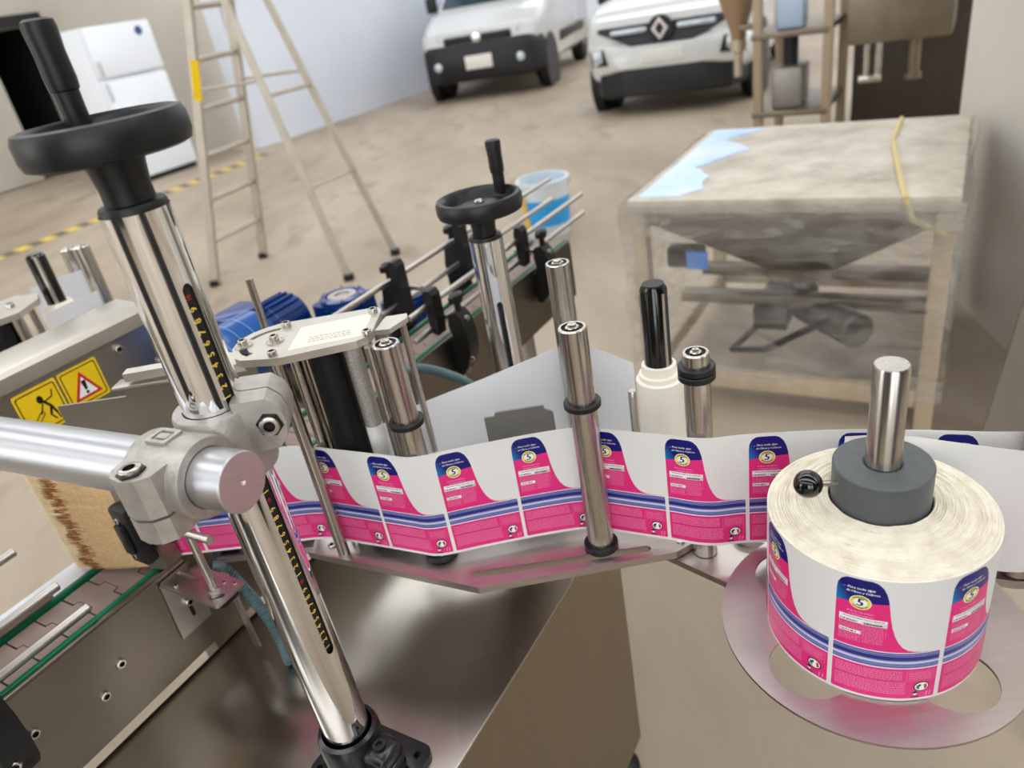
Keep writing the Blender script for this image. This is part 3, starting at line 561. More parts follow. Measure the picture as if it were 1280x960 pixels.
for i in range(45):
    s0 = -0.09 + i * PITCHC
    if lk is None:
        b = MB(MF); w0, w1 = -0.963, -0.880; g = 0.0012; p_ = PITCHC
        poly = [(s0 + g, w0), (s0 + p_ - g, w0), (s0 + p_ - g, w0 + .026), (s0 + p_ + .007, w0 + .028), (s0 + p_ + .007, w1 - .028), (s0 + p_ - g, w1 - .026), (s0 + p_ - g, w1), (s0 + g, w1), (s0 + g, w1 - .024), (s0 + .008, w1 - .026), (s0 + .008, w0 + .026), (s0 + g, w0 + .024)]
        b.prism(poly, CZ - 0.012, CZ - 0.003); lk = b.build('chain_link', CHAIN, cv, smooth=0)
        base = s0
    else:
        c = lk.copy(); COL.objects.link(c); c.parent = cv; d = MF(s0, 0, 0) - MF(base, 0, 0); c.location = d
for ss, zz in ((0.165, 0.752), (0.278, 0.745), (0.245, 0.722), (0.95, 0.735), (1.10, 0.71), (1.30, 0.73), (1.52, 0.76)):
    socket_bolt('bolt', cv, (ss, -0.860, zz), (0, 1, 0), 0.0062, 0.005, MF)
for ss in (-0.05, 1.40):
    for tt in (-0.962, -0.876):
        b = MB(MF); b.box(ss - .02, ss + .02, tt - .0095, tt + .0095, 0, 0.70, 0.003); b.build('leg', STEELH, cv)

# guide rails and their clamps
RG = 'round guide rails along the conveyor'
def rail_rod(p, q, label, r=0.0062):
    b = MB(MF); b.cyl(p, q, r, n=16, bev=0.0012); return tag(b.build('guide_rail', ROD), label, 'guide rail', RG)
rail_rod((-0.08, -0.884, 0.826), (0.288, -0.884, 0.826), 'steel guide rail just above the green strip at lower left')
rail_rod((-0.08, -0.938, 0.845), (0.288, -0.938, 0.845), 'steel guide rail over the white guide strip, longest at lower left')
rail_rod((-0.08, -0.968, 0.8215), (0.285, -0.968, 0.8215), 'short steel guide rail end below its longer neighbour at lower left')
rail_rod((-0.08, -1.00, 0.886), (0.285, -1.00, 0.886), 'upper steel guide rail cut by the left picture edge')
rail_rod((0.92, -0.992, 0.925), (1.84, -0.992, 0.925), 'topmost far guide rail behind the rear handwheel post')
rail_rod((0.92, -0.992, 0.868), (1.84, -0.992, 0.868), 'lower far guide rail behind the rear handwheel post')
rail_rod((1.00, -0.880, 0.892), (1.80, -0.880, 0.892), 'upper near guide rail beyond the rear post')
rail_rod((1.00, -0.880, 0.842), (1.80, -0.880, 0.842), 'lower near guide rail beyond the rear post')
def rail_clamp(s, t0, label, dirn=1, rise=0.0):
    o = MF(s, t0, 0.70); th_ = thing('rail_clamp', label, 'clamp', o, 'black rail clamps on the conveyor')
    d = dirn; RZ = lambda z: z + rise * max(0.0, min(1.0, (z - 0.79) / 0.05))
    prof = [(0.0, 0.735), (0.016 * d, 0.732), (0.034 * d, 0.755), (0.046 * d, 0.79), (0.048 * d, 0.83), (0.040 * d, 0.862), (0.028 * d, 0.875), (0.010 * d, 0.870), (0.006 * d, 0.845), (0.012 * d, 0.82), (0.003 * d, 0.80)]
    b = MB(MF); b.prism([(u + t0, RZ(v)) for u, v in prof], s - 0.017, s + 0.017, fr=lambda u, v, e: (e, u, v)); b.build('arm', BLACKP, th_, smooth=30)
    ts = t0 + 0.026 * d
    b = MB(MF); b.lathe((s, ts, RZ(0.874)), (0, 0, 1), [(0.007, 0), (0.007, 0.016), (0.012, 0.018), (0.014, 0.026), (0.013, 0.034), (0.006, 0.037)], 16); kn = b.build('knob', BLACKP, th_)
    b = MB(MF); b.box(s - 0.021, s + 0.021, ts - 0.006, ts + 0.006, RZ(0.894), RZ(0.908), 0.003); b.build('knob_wing', BLACKP, kn)
    b = MB(MF); b.cyl((s, ts + 0.02 * d, RZ(0.858)), (s, t0 - 0.052 * d, RZ(0.858)), 0.0055, n=14); b.build('cross_rod', STEELH, th_)
    tb_ = t0 - 0.016 * d
    b = MB(MF); b.prism([(tb_ - .010, 0.835), (tb_ + .006, 0.83), (tb_ + .010, 0.86), (tb_ + .010, RZ(0.915)), (tb_ + .004, RZ(0.925)), (tb_ - .008, RZ(0.925)), (tb_ - .012, RZ(0.91))], s - 0.034, s - 0.006, fr=lambda u, v, e: (e, u, v)); b.build('rail_block', BLACKP, th_, smooth=30)
    for zz in (0.75, 0.775): socket_bolt('bolt', th_, (s - 0.006 + 0.0 * zz, t0 + (0.022 if zz < .76 else 0.038) * d, zz - 0.006), (-0.6, 0.8 * d, 0), 0.006, 0.004, MF)
rail_clamp(1.09, -0.8545, 'black curved rail clamp left of the rear handwheel post')
rail_clamp(1.46, -0.8545, 'black curved rail clamp right of the rear handwheel post')
rail_clamp(0.135, -0.8545, 'black curved rail clamp with two screws at the lower left corner')
rail_clamp(1.36, -0.984, 'black rail clamp on the far side behind the rear handwheel', -1, 0.045)
rail_clamp(1.12, -0.984, 'black rail clamp on the far side beside the blue gearbox', -1, 0.045)

# ================================================================== handwheel posts
def handwheel_post(label, s0, t0, ztop, zbot, zslot0, zslot1, wheel_ang, digit0, name_tag, turn=0.0, wk=1.0):
    R = 0.026
    o = MF(s0, t0, zbot - 0.055); th_ = thing('handwheel_post', label, 'post', o, 'chrome height posts with black handwheels')
    ct_, st2 = math.cos(turn), math.sin(turn)
    PF = lambda a, c, z: MF(s0 + (a - s0) * ct_ - (c - t0) * st2, t0 + (a - s0) * st2 + (c - t0) * ct_, z)
    # chrome tube with a slot facing +t
    b = MB(PF); n = 72; hw = 0.0048; half = math.asin(hw / R)
    def arc(a0, a1, z0, z1, k, r=R):
        vs = []; fs = []
        for j, z in enumerate((z0, z1)):
            for i in range(k + 1):
                a = a0 + (a1 - a0) * i / k; vs.append((s0 + r * math.sin(a), t0 + r * math.cos(a), z))
        for i in range(k): fs.append((i, i + 1, k + 2 + i, k + 1 + i))
        b.add(vs, fs)
    arc(half, 2 * PI - half, zbot, ztop, n)
    arc(-half, half, zbot, zslot0, 6); arc(-half, half, zslot1, ztop, 6)
    # rounded slot ends + side walls
    for zc, sg in ((zslot0, 1), (zslot1, -1)):
        k = 8; vs = []; fs = []
        for i in range(k + 1):
            a = -half + 2 * half * i / k; x = R * math.sin(a); dz = hw - math.sqrt(max(0, hw * hw - x * x))
            vs += [(s0 + x, t0 + R * math.cos(a), zc), (s0 + x, t0 + R * math.cos(a), zc + sg * (hw - dz) * 0 + sg * (hw * (abs(x) / hw) ** 2.5))]
        for i in range(k): fs.append((2 * i, 2 * i + 2, 2 * i + 3, 2 * i + 1))
        b.add(vs, fs)
    for sg in (-1, 1):
        x = sg * hw; y = R * math.cos(half)
        b.add([(s0 + x, t0 + y, zslot0), (s0 + x, t0 + y, zslot1), (s0 + x, t0 + y - 0.004, zslot1), (s0 + x, t0 + y - 0.004, zslot0)], [(0, 1, 2, 3)])
    tube = b.build('chrome_tube', CHROME, th_, recalc=False)
    b = MB(PF); b.box(s0 - hw + .0003, s0 + hw - .0003, t0 + R - 0.0055, t0 + R - 0.0030, zslot0, zslot1, 0, 0)
    nd = int((zslot1 - zslot0 - 0.008) / 0.01)
    if name_tag == 'near':
        for i in range(nd):
            z = zslot0 + 0.008 + 0.01 * i; k = (i + digit0) % 10; txt = str(k) if k else '10'
            [b.text(txt, 0.0084 if k else 0.0052, lambda x, y, d, z=z: (s0 - y + dq, t0 + R - 0.0027, z + x + dq), 1 if k else 2) for dq in (-0.00022, 0.00022)]
    else:
        for i in range(nd * 2):
            z = zslot0 + 0.004 + 0.005 * i; b.box(s0 - 0.006, s0 - 0.002, t0 + R - 0.003, t0 + R - 0.0027, z, z + 0.002, 0, 3)
    b.build('ruler', [RULB, RULY, RULR, mat('ruler_tick', srgb(120, 120, 122), 0.4)], th_, smooth=0)
    # top bearing cap, hub, wheel
    b = MB(MF); b.lathe((s0, t0, ztop - 0.004), (0, 0, 1), [(R - .0008, 0), (R - .0008, 0.007), (R - .002, 0.0095), (R - .004, 0.0102), (0.0165, 0.0102)], 40); b.build('bearing_cap', BLACKP, th_)
    b = MB(MF); b.lathe((s0, t0, ztop + 0.006), (0, 0, 1), [(0.0185, 0), (0.0185, 0.012), (0.0205, 0.026), (0.024, 0.044), (0.029, 0.048), (0.0, 0.050)], 40); b.build('hub', WHEELB, th_)
    zw = ztop + 0.044
    # dished wheel: rim + web
    b = MB(MF); b.lathe((s0, t0, zw), (0, 0, 1), [(r_ * wk, h_) for r_, h_ in [(0.026, 0.006), (0.049, 0.000), (0.058, -0.004), (0.0635, -0.002), (0.0655, 0.004), (0.0655, 0.016), (0.063, 0.0215), (0.0585, 0.0225), (0.0545, 0.020), (0.0515, 0.013), (0.048, 0.006), (0.026, 0.010)]], 64, cap=False); b.build('rim', WHEELB, th_)
    ca, sa = math.cos(wheel_ang), math.sin(wheel_ang)
    hx, hy = s0 + 0.0515 * wk * ca, t0 + 0.0515 * wk * sa
    b = MB(MF); b.lathe((hx, hy, zw + 0.012), (0, 0, 1), [(0.0085, 0), (0.0088, 0.006), (0.0092, 0.028), (0.0092, 0.0295), (0.0105, 0.0305), (0.0112, 0.038), (0.0108, 0.056), (0.0120, 0.072), (0.0113, 0.077), (0.0085, 0.0785)], 28); b.build('crank_handle', BLACKP, th_)
    b = MB(MF); b.lathe((s0, t0, zw + 0.0045), (0, 0, 1), [(0.010, 0), (0.010, 0.005), (0.0075, 0.006), (0.0075, 0.009), (0.005, 0.011)], 20); b.build('centre_bolt', STEEL, th_)
    b = MB(MF); b.lathe((s0 + (R + .0005) * 0.2, t0 - (R + .0005) * 0.98, ztop - 0.012), (0.2, -0.98, 0), [(0.004, -0.001), (0.004, 0.003)], 12); b.build('set_screw', BLACKP, th_)
    return th_, o, R
near, no_, PR = handwheel_post('large near chrome post with black handwheel and yellow numbered scale', 0.335, -0.534, 1.317, 0.712, 0.848, 1.258, math.radians(286), 1, 'near', 0.0, 0.91)
far, fo_, _ = handwheel_post('smaller looking rear chrome post with black handwheel beyond the label strip', 0.915, -0.616, 1.087, 0.712, 0.75, 0.990, math.radians(10), 1, 'far', math.radians(50), 1.0)
# black split base clamp under each post
BASEP = mat('black_base_clamp', srgb(24, 25, 27), 0.28, 0.1, coat=0.3)
for root, s0, t0 in ((near, 0.335, -0.534), (far, 0.915, -0.616)):
    b = MB(MF); b.lathe((s0, t0, TZ + 0.001), (0, 0, 1), [(0.043, 0), (0.043, 0.010), (0.0365, 0.014), (0.0355, 0.058), (0.0335, 0.064), (0.0290, 0.066), (0.0275, 0.060)], 48, cap=False); bc = b.build('base_clamp', BASEP, root)
    for sg in (-1, 1):
        b = MB(MF); b.box(s0 - 0.018, s0 + 0.018, t0 + 0.030, t0 + 0.062, TZ + (0.034 if sg > 0 else 0.012), TZ + (0.056 if sg > 0 else 0.0325), 0.006, seg=3); b.build('clamp_lug', BASEP, bc)
    b = MB(MF); b.prism(rrect(s0 - 0.042, s0 + 0.046, t0 - 0.048, t0 + 0.078, 0.014), TZ + 0.0005, TZ + 0.011, holes=[circ(s0 + 0.030, t0 + 0.064, 0.005, 14), circ(s0 - 0.026, t0 + 0.064, 0.005, 14), circ(s0 + 0.033, t0 - 0.036, 0.005, 14), circ(s0 - 0.03, t0 - 0.036, 0.005, 14)]); b.build('base_flange', BASEP, root)
    b = MB(MF); b.lathe((s0, t0 + 0.045, TZ + 0.056), (0, 0, 1), [(0.0075, 0), (0.0075, 0.004), (0.004, 0.004), (0.004, 0.001), (0, 0.001)], 14); b.build('clamp_screw', COLLAR, bc)

# ================================================================== aluminium arm and cross clamp
AZ = 1.110
ad = Vector((-0.09, -0.996)); ad.normalize()
aE = Vector((0.289, -0.465)); AR = 0.0255
def apt(l): return (aE.x + ad.x * l, aE.y + ad.y * l, AZ)
ao = MF(*apt(0.3))
arm = thing('round_arm', 'thick round aluminium arm reaching left from the cross clamp', 'arm', ao)
b = MB(MF); p0, p1 = Vector(apt(0)), Vector(apt(0.60)); b.lathe(p0, p1 - p0, [(AR - .0012, 0.0), (AR, 0.0012), (AR, 0.60)], 48, cap=False); b.build('bar', ALU, arm)
b = MB(MF); b.lathe(p0, p0 - p1, [(0.0, -0.004), (0.0024, -0.0005), (0.003, 0), (AR - .0012, 0)][::-1], 48, cap=False); b.build('end_face', ALUEND, arm)
b = MB(MF); b.lathe(p1, p1 - p0, [(0.0, 0), (AR, 0)][::-1], 48, cap=False); b.build('end_cap', ALU, arm)
# cross clamp
pc = Vector((0.335, -0.534)); dl = (pc - aE).dot(ad); ac = Vector(apt(dl))
ko = MF(pc.x, pc.y, AZ - 0.04); kl = thing('cross_clamp', 'cast aluminium cross clamp joining the chrome post and the round arm', 'clamp', ko)
b = MB(MF); b.lathe((pc.x, pc.y, AZ - 0.030), (0, 0, 1), [(PR + .0006, 0.0), (PR + .009, 0), (PR + .0105, 0.003), (PR + .0105, 0.063), (PR + .009, 0.066), (PR + .001, 0.066)], 48, cap=False); pb = b.build('post_collar', CAST, kl)
b = MB(MF); a0 = Vector(apt(dl - 0.030)); a1 = Vector(apt(dl + 0.033)); b.lathe(a0, a1 - a0, [(AR + .0006, 0), (AR + .008, 0), (AR + .0095, 0.003), (AR + .0095, 0.060), (AR + .008, 0.063), (AR + .0006, 0.063)], 48, cap=False); ab = b.build('arm_collar', CAST, kl)
# web joining both collars
perp = Vector((pc.x - ac.x, pc.y - ac.y)).normalized()
fK = frame(MF(ac.x, ac.y, AZ), MF(perp.x, perp.y, 0), MF(ad.x, ad.y, 0))
b = MB(fK); b.box(0.012, 0.044, -0.022, 0.024, -0.026, 0.030, 0.008, seg=3); b.build('web', CAST, kl)
# lug on the post collar (towards +t / +s) with a hex socket, split line below
def lug(name, fr, pts, d0, d1, rnd=0.003):
    b = MB(fr); b.prism(pts, d0, d1); return b.build(name, CAST, kl, smooth=30)
lg = frame(MF(pc.x, pc.y, AZ), MF(0.62, 0.785, 0), MF(-0.785, 0.62, 0))
b = MB(lg); poly = [(0.020, -0.024), (0.048, -0.024), (0.057, -0.014), (0.060, 0.0), (0.057, 0.014), (0.048, 0.024), (0.020, 0.026)]
b.prism([(u, v + 0.018) for u, v in poly], 0.004, 0.026, fr=lambda u, v, d: (u, d, v)); b.build('post_lug', CAST, kl, smooth=30)
b = MB(lg); b.prism([(u, v + 0.018) for u, v in poly], -0.026, 0.002, fr=lambda u, v, d: (u, d, v)); b.build('post_lug', CAST, kl, smooth=30)
def hexbolt(fr, o, ax, parent):
    b = MB(fr); ax = Vector(ax).normalized(); u = ax.orthogonal().normalized(); w = ax.cross(u); o = Vector(o)
    vs = [tuple(o + (u * math.cos(PI / 3 * i) + w * math.sin(PI / 3 * i)) * 0.0115 + ax * h) for h in (0.0, 0.0014) for i in range(6)]
    b.add(vs, [(0, 1, 2, 3, 4, 5), (6, 7, 8, 9, 10, 11)] + [(i, (i + 1) % 6, 6 + (i + 1) % 6, 6 + i) for i in range(6)]); b.build('hex_recess', RULB, parent, smooth=0)
    b = MB(fr); b.lathe(o, ax, [(0.0088, 0.0008), (0.0088, 0.004), (0.0078, 0.0046), (0.0050, 0.0046)], 18, cap=False); b.lathe(o, ax, [(0.0050, 0.0046), (0.0045, 0.0018), (0, 0.0018)], 18, 1, cap=False); b.build('clamp_screw', [STEEL, RULB], parent)  # socket inside painted black for the shade it would hold
hexbolt(lg, (0.046, 0.026, 0.018), (0, 1, 0), kl)
# lug on the arm collar (front, towards the camera side), with socket on top
ax2 = frame(MF(ac.x, ac.y, AZ), MF(-perp.x, -perp.y, 0), MF(ad.x, ad.y, 0))
b = MB(ax2); poly2 = [(0.014, -0.022), (0.044, -0.022), (0.054, -0.013), (0.057, 0.0), (0.054, 0.013), (0.044, 0.022), (0.014, 0.024)]
b.prism([(u * 0.9, v + 0.004) for u, v in poly2], -0.010, 0.0275); b.build('arm_lug', CAST, kl, smooth=30)
b = MB(ax2); b.prism([(u * 0.9, v + 0.004) for u, v in poly2], -0.034, -0.0125); b.build('arm_lug', CAST, kl, smooth=30)
hexbolt(ax2, (0.0385, 0.004, 0.0277), (0, 0, 1), kl)
# size badges cast on top of the collars
b = MB(ax2); b.prism(rrect(-0.010, 0.010, -0.006, 0.018, 0.002), AR + 0.0085, AR + 0.0112, holes=[rrect(-0.0065, 0.0065, -0.002, 0.014, 0.002)]); b.build('cast_badge', CAST, kl, smooth=30)
b = MB(ax2); b.prism(rrect(-0.0035, 0.0035, 0.0, 0.012, 0.0015), AR + 0.0085, AR + 0.0108); b.build('cast_badge', CAST, kl, smooth=30)
# plain ring on the lower end of the arm side

# ================================================================== label station: base plate, rollers, web
PZ = 0.804; W0, W1 = 0.8165, 0.9660
po = MF(0.70, -0.47, PZ - 0.01); bp_ = thing('label_base_plate', 'brushed steel base plate with a long slot under the label strip', 'base plate', po)
b = MB(MF); b.prism([(0.482, -0.697), (0.504, -0.44), (0.636, -0.242), (0.668, -0.222), (0.74, -0.19), (0.84, -0.22), (0.868, -0.36), (0.862, -0.50), (0.80, -0.60), (0.70, -0.74), (0.515, -0.715)], PZ - 0.010, PZ, holes=[slot2((0.522, -0.455), (0.630, -0.277), 0.0055)]); b.build('plate', STEELH, bp_, smooth=20)
b = MB(MF); b.box(0.755, 0.835, -0.57, -0.50, TZ + 0.0005, PZ - 0.0105, 0.004); b.build('support_block', STEELH, bp_)
b = MB(MF); b.prism([(-0.665, PZ - 0.0102), (-0.46, PZ - 0.0102), (-0.63, PZ - 0.042), (-0.655, PZ - 0.040)], 0.516, 0.520, fr=lambda u, v, d: (d, u, v)); b.build('under_bracket', STEELH, bp_, smooth=0)
for s_, t_ in ((0.503, -0.672), (0.655, -0.243)): socket_bolt('bolt', bp_, (s_, t_, PZ), (0, 0, 1), 0.0055, 0.003, MF)
# swing arm plate to the roll
b = MB(MF); b.prism([(0.640, -0.262), (0.613, -0.163), (0.598, -0.10), (0.560, -0.05), (0.560, -0.01), (0.595, 0.012), (0.630, -0.006), (0.650, -0.05), (0.672, -0.12), (0.715, -0.19), (0.72, -0.262)], PZ - 0.0195, PZ - 0.0112)
tag(b.build('swing_arm', STEELH, smooth=20), 'flat steel swing arm running under the label roll disc', 'arm')
RC = Vector((0.3065, 0.511))
# disc
do_ = Vector((RC.x, RC.y, 0.788))
dk = thing('roll_disc', 'round steel disc with four holes carrying the label roll', 'disc', do_)
hs = [circ(RC.x + 0.0885 * math.cos(math.radians(a)), RC.y + 0.0885 * math.sin(math.radians(a)), 0.0365, 32) for a in (-66, -152, 122, 26)]
b = MB(); b.prism(circ(RC.x, RC.y, 0.1405, 96), 0.8095, 0.8125, holes=hs); b.build('plate', STEELH, dk, smooth=30)
b = MB(); b.lathe((RC.x, RC.y, 0.7935), (0, 0, 1), [(0.03, 0), (0.03, 0.012), (0.022, 0.0155)], 32); b.build('hub', BLACKP, dk)
for a in (-152, 26):
    cx, cy = RC.x + 0.11 * math.cos(math.radians(a - 34)), RC.y + 0.11 * math.sin(math.radians(a - 34)); socket_bolt('bolt', dk, (cx, cy, 0.8095), (0, 0, -1), 0.005, 0.006, m=COLLAR)
# spindle + collar + ball lever
sp = thing('roll_spindle', 'steel spindle with grey collar standing in the label roll', 'spindle', (RC.x, RC.y, 0.813))
b = MB(); b.lathe((RC.x, RC.y, 0.8132), (0, 0, 1), [(0.0145, 0), (0.0145, 0.286), (0.0133, 0.288), (0.0, 0.288)], 40); b.build('shaft', STEEL, sp)
b = MB(); b.lathe((RC.x, RC.y, 0.958), (0, 0, 1), [(0.0147, 0), (0.0395, 0), (0.0410, 0.0015), (0.0410, 0.0445), (0.0398, 0.0457), (0.0165, 0.0457), (0.0147, 0.044)], 64, cap=False); cl_ = b.build('grey_collar', DKGREY, sp)
lv = (Vector((-0.97, -0.03, 0.20))).normalized(); l0 = Vector((RC.x, RC.y, 0.991)) + Vector((lv.x, lv.y, 0)).normalized() * 0.041
b = MB(); b.cyl(l0 - lv * 0.003, l0 + lv * 0.020, 0.003, n=12); b.build('lever_pin', STEEL, sp)
b = MB(); b.sphere(l0 + lv * 0.027, 0.0125, 24); plabel(b.build('ball_knob', BLACKG, sp), 'glossy black ball knob')

# ---- label artwork, flat (u right, v up, metres)
PIT = 0.0895; LWD = PIT - 0.0030; LH = W1 - W0 - 0.007
def U(a): return a * LWD
def Vv(a): return a * LH
def curve_edge():
    pts = []
    r = 0.03
    pts += [(0.018, 0.0), (0.985, 0.0), (1.0, 0.010)]
    pts += [(1.0, 0.395), (0.993, 0.418), (0.97, 0.428)]
    pts += [(0.82, 0.431), (0.74, 0.436), (0.68, 0.448), (0.63, 0.472), (0.585, 0.515), (0.55, 0.57), (0.52, 0.64), (0.498, 0.72), (0.482, 0.80), (0.468, 0.86), (0.448, 0.91), (0.415, 0.955), (0.37, 0.985), (0.32, 0.998)]
    pts += [(0.14, 1.0), (0.09, 0.993), (0.045, 0.972), (0.015, 0.935), (0.003, 0.88), (0.0, 0.82), (0.0, 0.012)]
    return pts
LABMATS = [PINK, NAVY, None, LWHITE, PINKL, INK, YELG, LILAC, MIDB, DEEPB, LGREEN, LRED, PINKD]
# printed blue field fading from navy to cyan (ink colour, follows the label's own coordinates)
BG = bpy.data.materials.new('label_blue_fade'); BG.use_nodes = True
_nt = BG.node_tree; _p = _nt.nodes['Principled BSDF']; _p.inputs['Roughness'].default_value = 0.3
_uv = _nt.nodes.new('ShaderNodeUVMap'); _uv.uv_map = 'print'; _sx = _nt.nodes.new('ShaderNodeSeparateXYZ'); _nt.links.new(_uv.outputs['UV'], _sx.inputs[0])
_ma = _nt.nodes.new('ShaderNodeMath'); _ma.operation = 'MULTIPLY_ADD'; _ma.inputs[1].default_value = 1.2; _nt.links.new(_sx.outputs['X'], _ma.inputs[0]); _nt.links.new(_sx.outputs['Y'], _ma.inputs[2])
_rp = _nt.nodes.new('ShaderNodeValToRGB'); _rp.color_ramp.elements[0].position = 0.84; _rp.color_ramp.elements[0].color = (*srgb(10, 120, 188), 1); _rp.color_ramp.elements[1].position = 1.12; _rp.color_ramp.elements[1].color = (*srgb(6, 8, 112), 1)
_nt.links.new(_ma.outputs[0], _rp.inputs['Fac']); _nt.links.new(_rp.outputs['Color'], _p.inputs['Base Color'])
LABMATS[2] = BG
def clip_half(poly, f):
    out = []
    for i in range(len(poly)):
        p, q = poly[i], poly[(i + 1) % len(poly)]; a, c = f(p), f(q)
        if a >= 0: out.append(p)
        if (a >= 0) != (c >= 0):
            k = a / (a - c); out.append((p[0] + (q[0] - p[0]) * k, p[1] + (q[1] - p[1]) * k))
    return out
ART = []   # (verts(u,v), faces, material, layer)
def art_poly(pts, mi, layer, cut=True):
    pts = [(U(a), Vv(c)) for a, c in pts]
    bm = bmesh.new(); vv = [bm.verts.new((x, y, 0)) for x, y in pts]
    tri = tessellate_polygon([[Vector((x, y, 0)) for x, y in pts]])
    for t in tri:
        try: bm.faces.new([vv[i] for i in t])
        except ValueError: pass
    if cut:
        x = math.ceil((min(p[0] for p in pts) + 1e-5) / 0.0045) * 0.0045; xm = max(p[0] for p in pts)
        while x < xm - 1e-5:
            bmesh.ops.bisect_plane(bm, geom=bm.verts[:] + bm.edges[:] + bm.faces[:], plane_co=(x, 0, 0), plane_no=(1, 0, 0)); x += 0.0045
    bm.verts.ensure_lookup_table(); bm.verts.index_update()
    ART.append(([(v.co.x, v.co.y) for v in bm.verts], [[v.index for v in f.verts] for f in bm.faces], mi, layer)); bm.free()
def art_text(body, size, u, v, mi, layer, shear=0.0, rot=0.0, bold=0.0):
    vs, fs = text_geo(body); c, s_ = math.cos(rot), math.sin(rot)
    for off in ((0,) if not bold else (-bold, 0, bold)):
        ART.append(([(U(u) + off + ((x + shear * y) * c - y * s_) * size, Vv(v) + ((x + shear * y) * s_ + y * c) * size) for x, y in vs], fs, mi, layer))
def quad(u0, u1, v0, v1, mi, layer): art_poly([(u0, v0), (u1, v0), (u1, v1), (u0, v1)], mi, layer)
outline = curve_edge()
art_poly(outline, 3, 0)                                    # white label stock
SHR = lambda P, e: P
pink = [(min(max(u, 0.006), 0.994), min(max(v, 0.004), 0.997)) for u, v in outline]
bl = lambda p: p[1] - (0.795 + 0.07 * p[0])
art_poly(clip_half(pink, lambda p: -bl(p)), 0, 1)
art_poly(clip_half(pink, bl), 2, 1)
rows = [(0.428, 0.421, 3), (0.421, 0.409, 8), (0.409, 0.404, 7), (0.404, 0.394, 8), (0.394, 0.390, 7), (0.390, 0.376, 9), (0.376, 0.358, 9), (0.358, 0.352, 8), (0.352, 0.340, 7), (0.340, 0.334, 3), (0.334, 0.322, 7), (0.322, 0.312, 8), (0.312, 0.306, 7), (0.306, 0.294, 8), (0.294, 0.288, 7), (0.288, 0.281, 3)]
for a, c, mi in rows: quad(0.006, 0.985 if a > 0.41 else 0.994, c, a, mi, 2)
art_text('Para todo tipo', 0.0036, 0.225, 0.923, 3, 3, 0.2, math.radians(1), 0.00010)
art_text('de Fibras y Colores.', 0.0032, 0.245, 0.893, 3, 3, 0.2, math.radians(1), 0.00010)
art_poly([(0.055, 0.918), (0.075, 0.912), (0.095, 0.925), (0.075, 0.918)], 7, 3)
art_poly([(0.225 + 0.098 * math.cos(2 * PI * i / 28), 0.812 + 0.057 * math.sin(2 * PI * i / 28)) for i in range(28)], 3, 3)
art_poly([(0.225 + 0.090 * math.cos(2 * PI * i / 28), 0.812 + 0.052 * math.sin(2 * PI * i / 28)) for i in range(28)], 6, 4)
art_poly([(0.225 + 0.064 * math.cos(2 * PI * i / 24), 0.812 + 0.032 * math.sin(2 * PI * i / 24)) for i in range(24)], 3, 5)
for k in range(9):
    a = math.radians(40 + 12.5 * k); b2 = math.radians(220 + 12.5 * k)
    for q in (a, b2): art_poly([(0.225 + r_ * math.cos(q + d_), 0.812 + r_ * 0.56 * math.sin(q + d_)) for r_, d_ in ((0.070, -0.07), (0.086, -0.07), (0.086, 0.07), (0.070, 0.07))], 5, 5, False)
art_text('5', 0.0118, 0.225, 0.812, 1, 6, 0.12, 0, 0.00035)
rs = random.Random(5)
def microrow(u0, u1, v, h, mi, layer, dens=0.75):
    u = u0
    while u < u1 - 0.006:
        w = rs.uniform(0.008, 0.030); w = min(w, u1 - u)
        ART.append(([(U(u), Vv(v)), (U(u + w), Vv(v)), (U(u + w), Vv(v + h)), (U(u), Vv(v + h))], [(0, 1, 2, 3)], mi, layer)); u += w + rs.uniform(0.004, 0.010)
microrow(0.11, 0.36, 0.724, 0.009, 4, 3); microrow(0.13, 0.35, 0.700, 0.009, 4, 3)
quad(0.045, 0.475, 0.662, 0.690, 3, 3); quad(0.045, 0.475, 0.636, 0.662, 3, 3); art_poly([(0.25, 0.633), (0.475, 0.633), (0.475, 0.66), (0.25, 0.66)], 3, 3)
art_text('APLICACION DIRECTA EN LA MANCHA', 0.00182, 0.262, 0.676, 5, 4, 0.15, 0, 0.00006)
microrow(0.055, 0.22, 0.644, 0.010, 5, 4); microrow(0.27, 0.44, 0.640, 0.010, 5, 4)
quad(0.05, 0.25, 0.545, 0.572, 3, 3); microrow(0.06, 0.22, 0.553, 0.010, 5, 4)
for v in [0.615, 0.603, 0.591, 0.579]: microrow(0.055, 0.235, v, 0.005, 4, 3)
for v in [0.533, 0.521, 0.509, 0.497, 0.485]: microrow(0.055, 0.235, v, 0.005, 4, 3)
for v in [0.615 - 0.012 * i for i in range(12)]: microrow(0.262, 0.45, v, 0.0045, 4, 3)
for (u0, u1, v0, v1) in ((0.048, 0.245, 0.475, 0.632), (0.255, 0.47, 0.545, 0.632), (0.70, 0.965, 0.165, 0.258)):
    for q in ((u0, u1, v0, v0 + .0016), (u0, u1, v1 - .0016, v1), (u0, u0 + .003, v0, v1), (u1 - .003, u1, v0, v1)): quad(*q, 4, 3)
for i in range(5): microrow(0.72, 0.95, 0.24 - 0.015 * i, 0.006, 4, 3)
for i in range(6): microrow(0.04, 0.66, 0.252 - 0.0145 * i, 0.0065, 4, 3)
for i in range(8): microrow(0.04, 0.70, 0.150 - 0.0145 * i, 0.0065, 4, 3)
quad(0.04, 0.66, 0.1625, 0.1645, 12, 3)
art_poly([(0.855 + 0.078 * math.cos(2 * PI * i / 24), 0.112 + 0.046 * math.sin(2 * PI * i / 24)) for i in range(24)], 5, 3)
art_poly([(0.855 + 0.066 * math.cos(2 * PI * i / 24), 0.112 + 0.037 * math.sin(2 * PI * i / 24)) for i in range(24)], 3, 4)
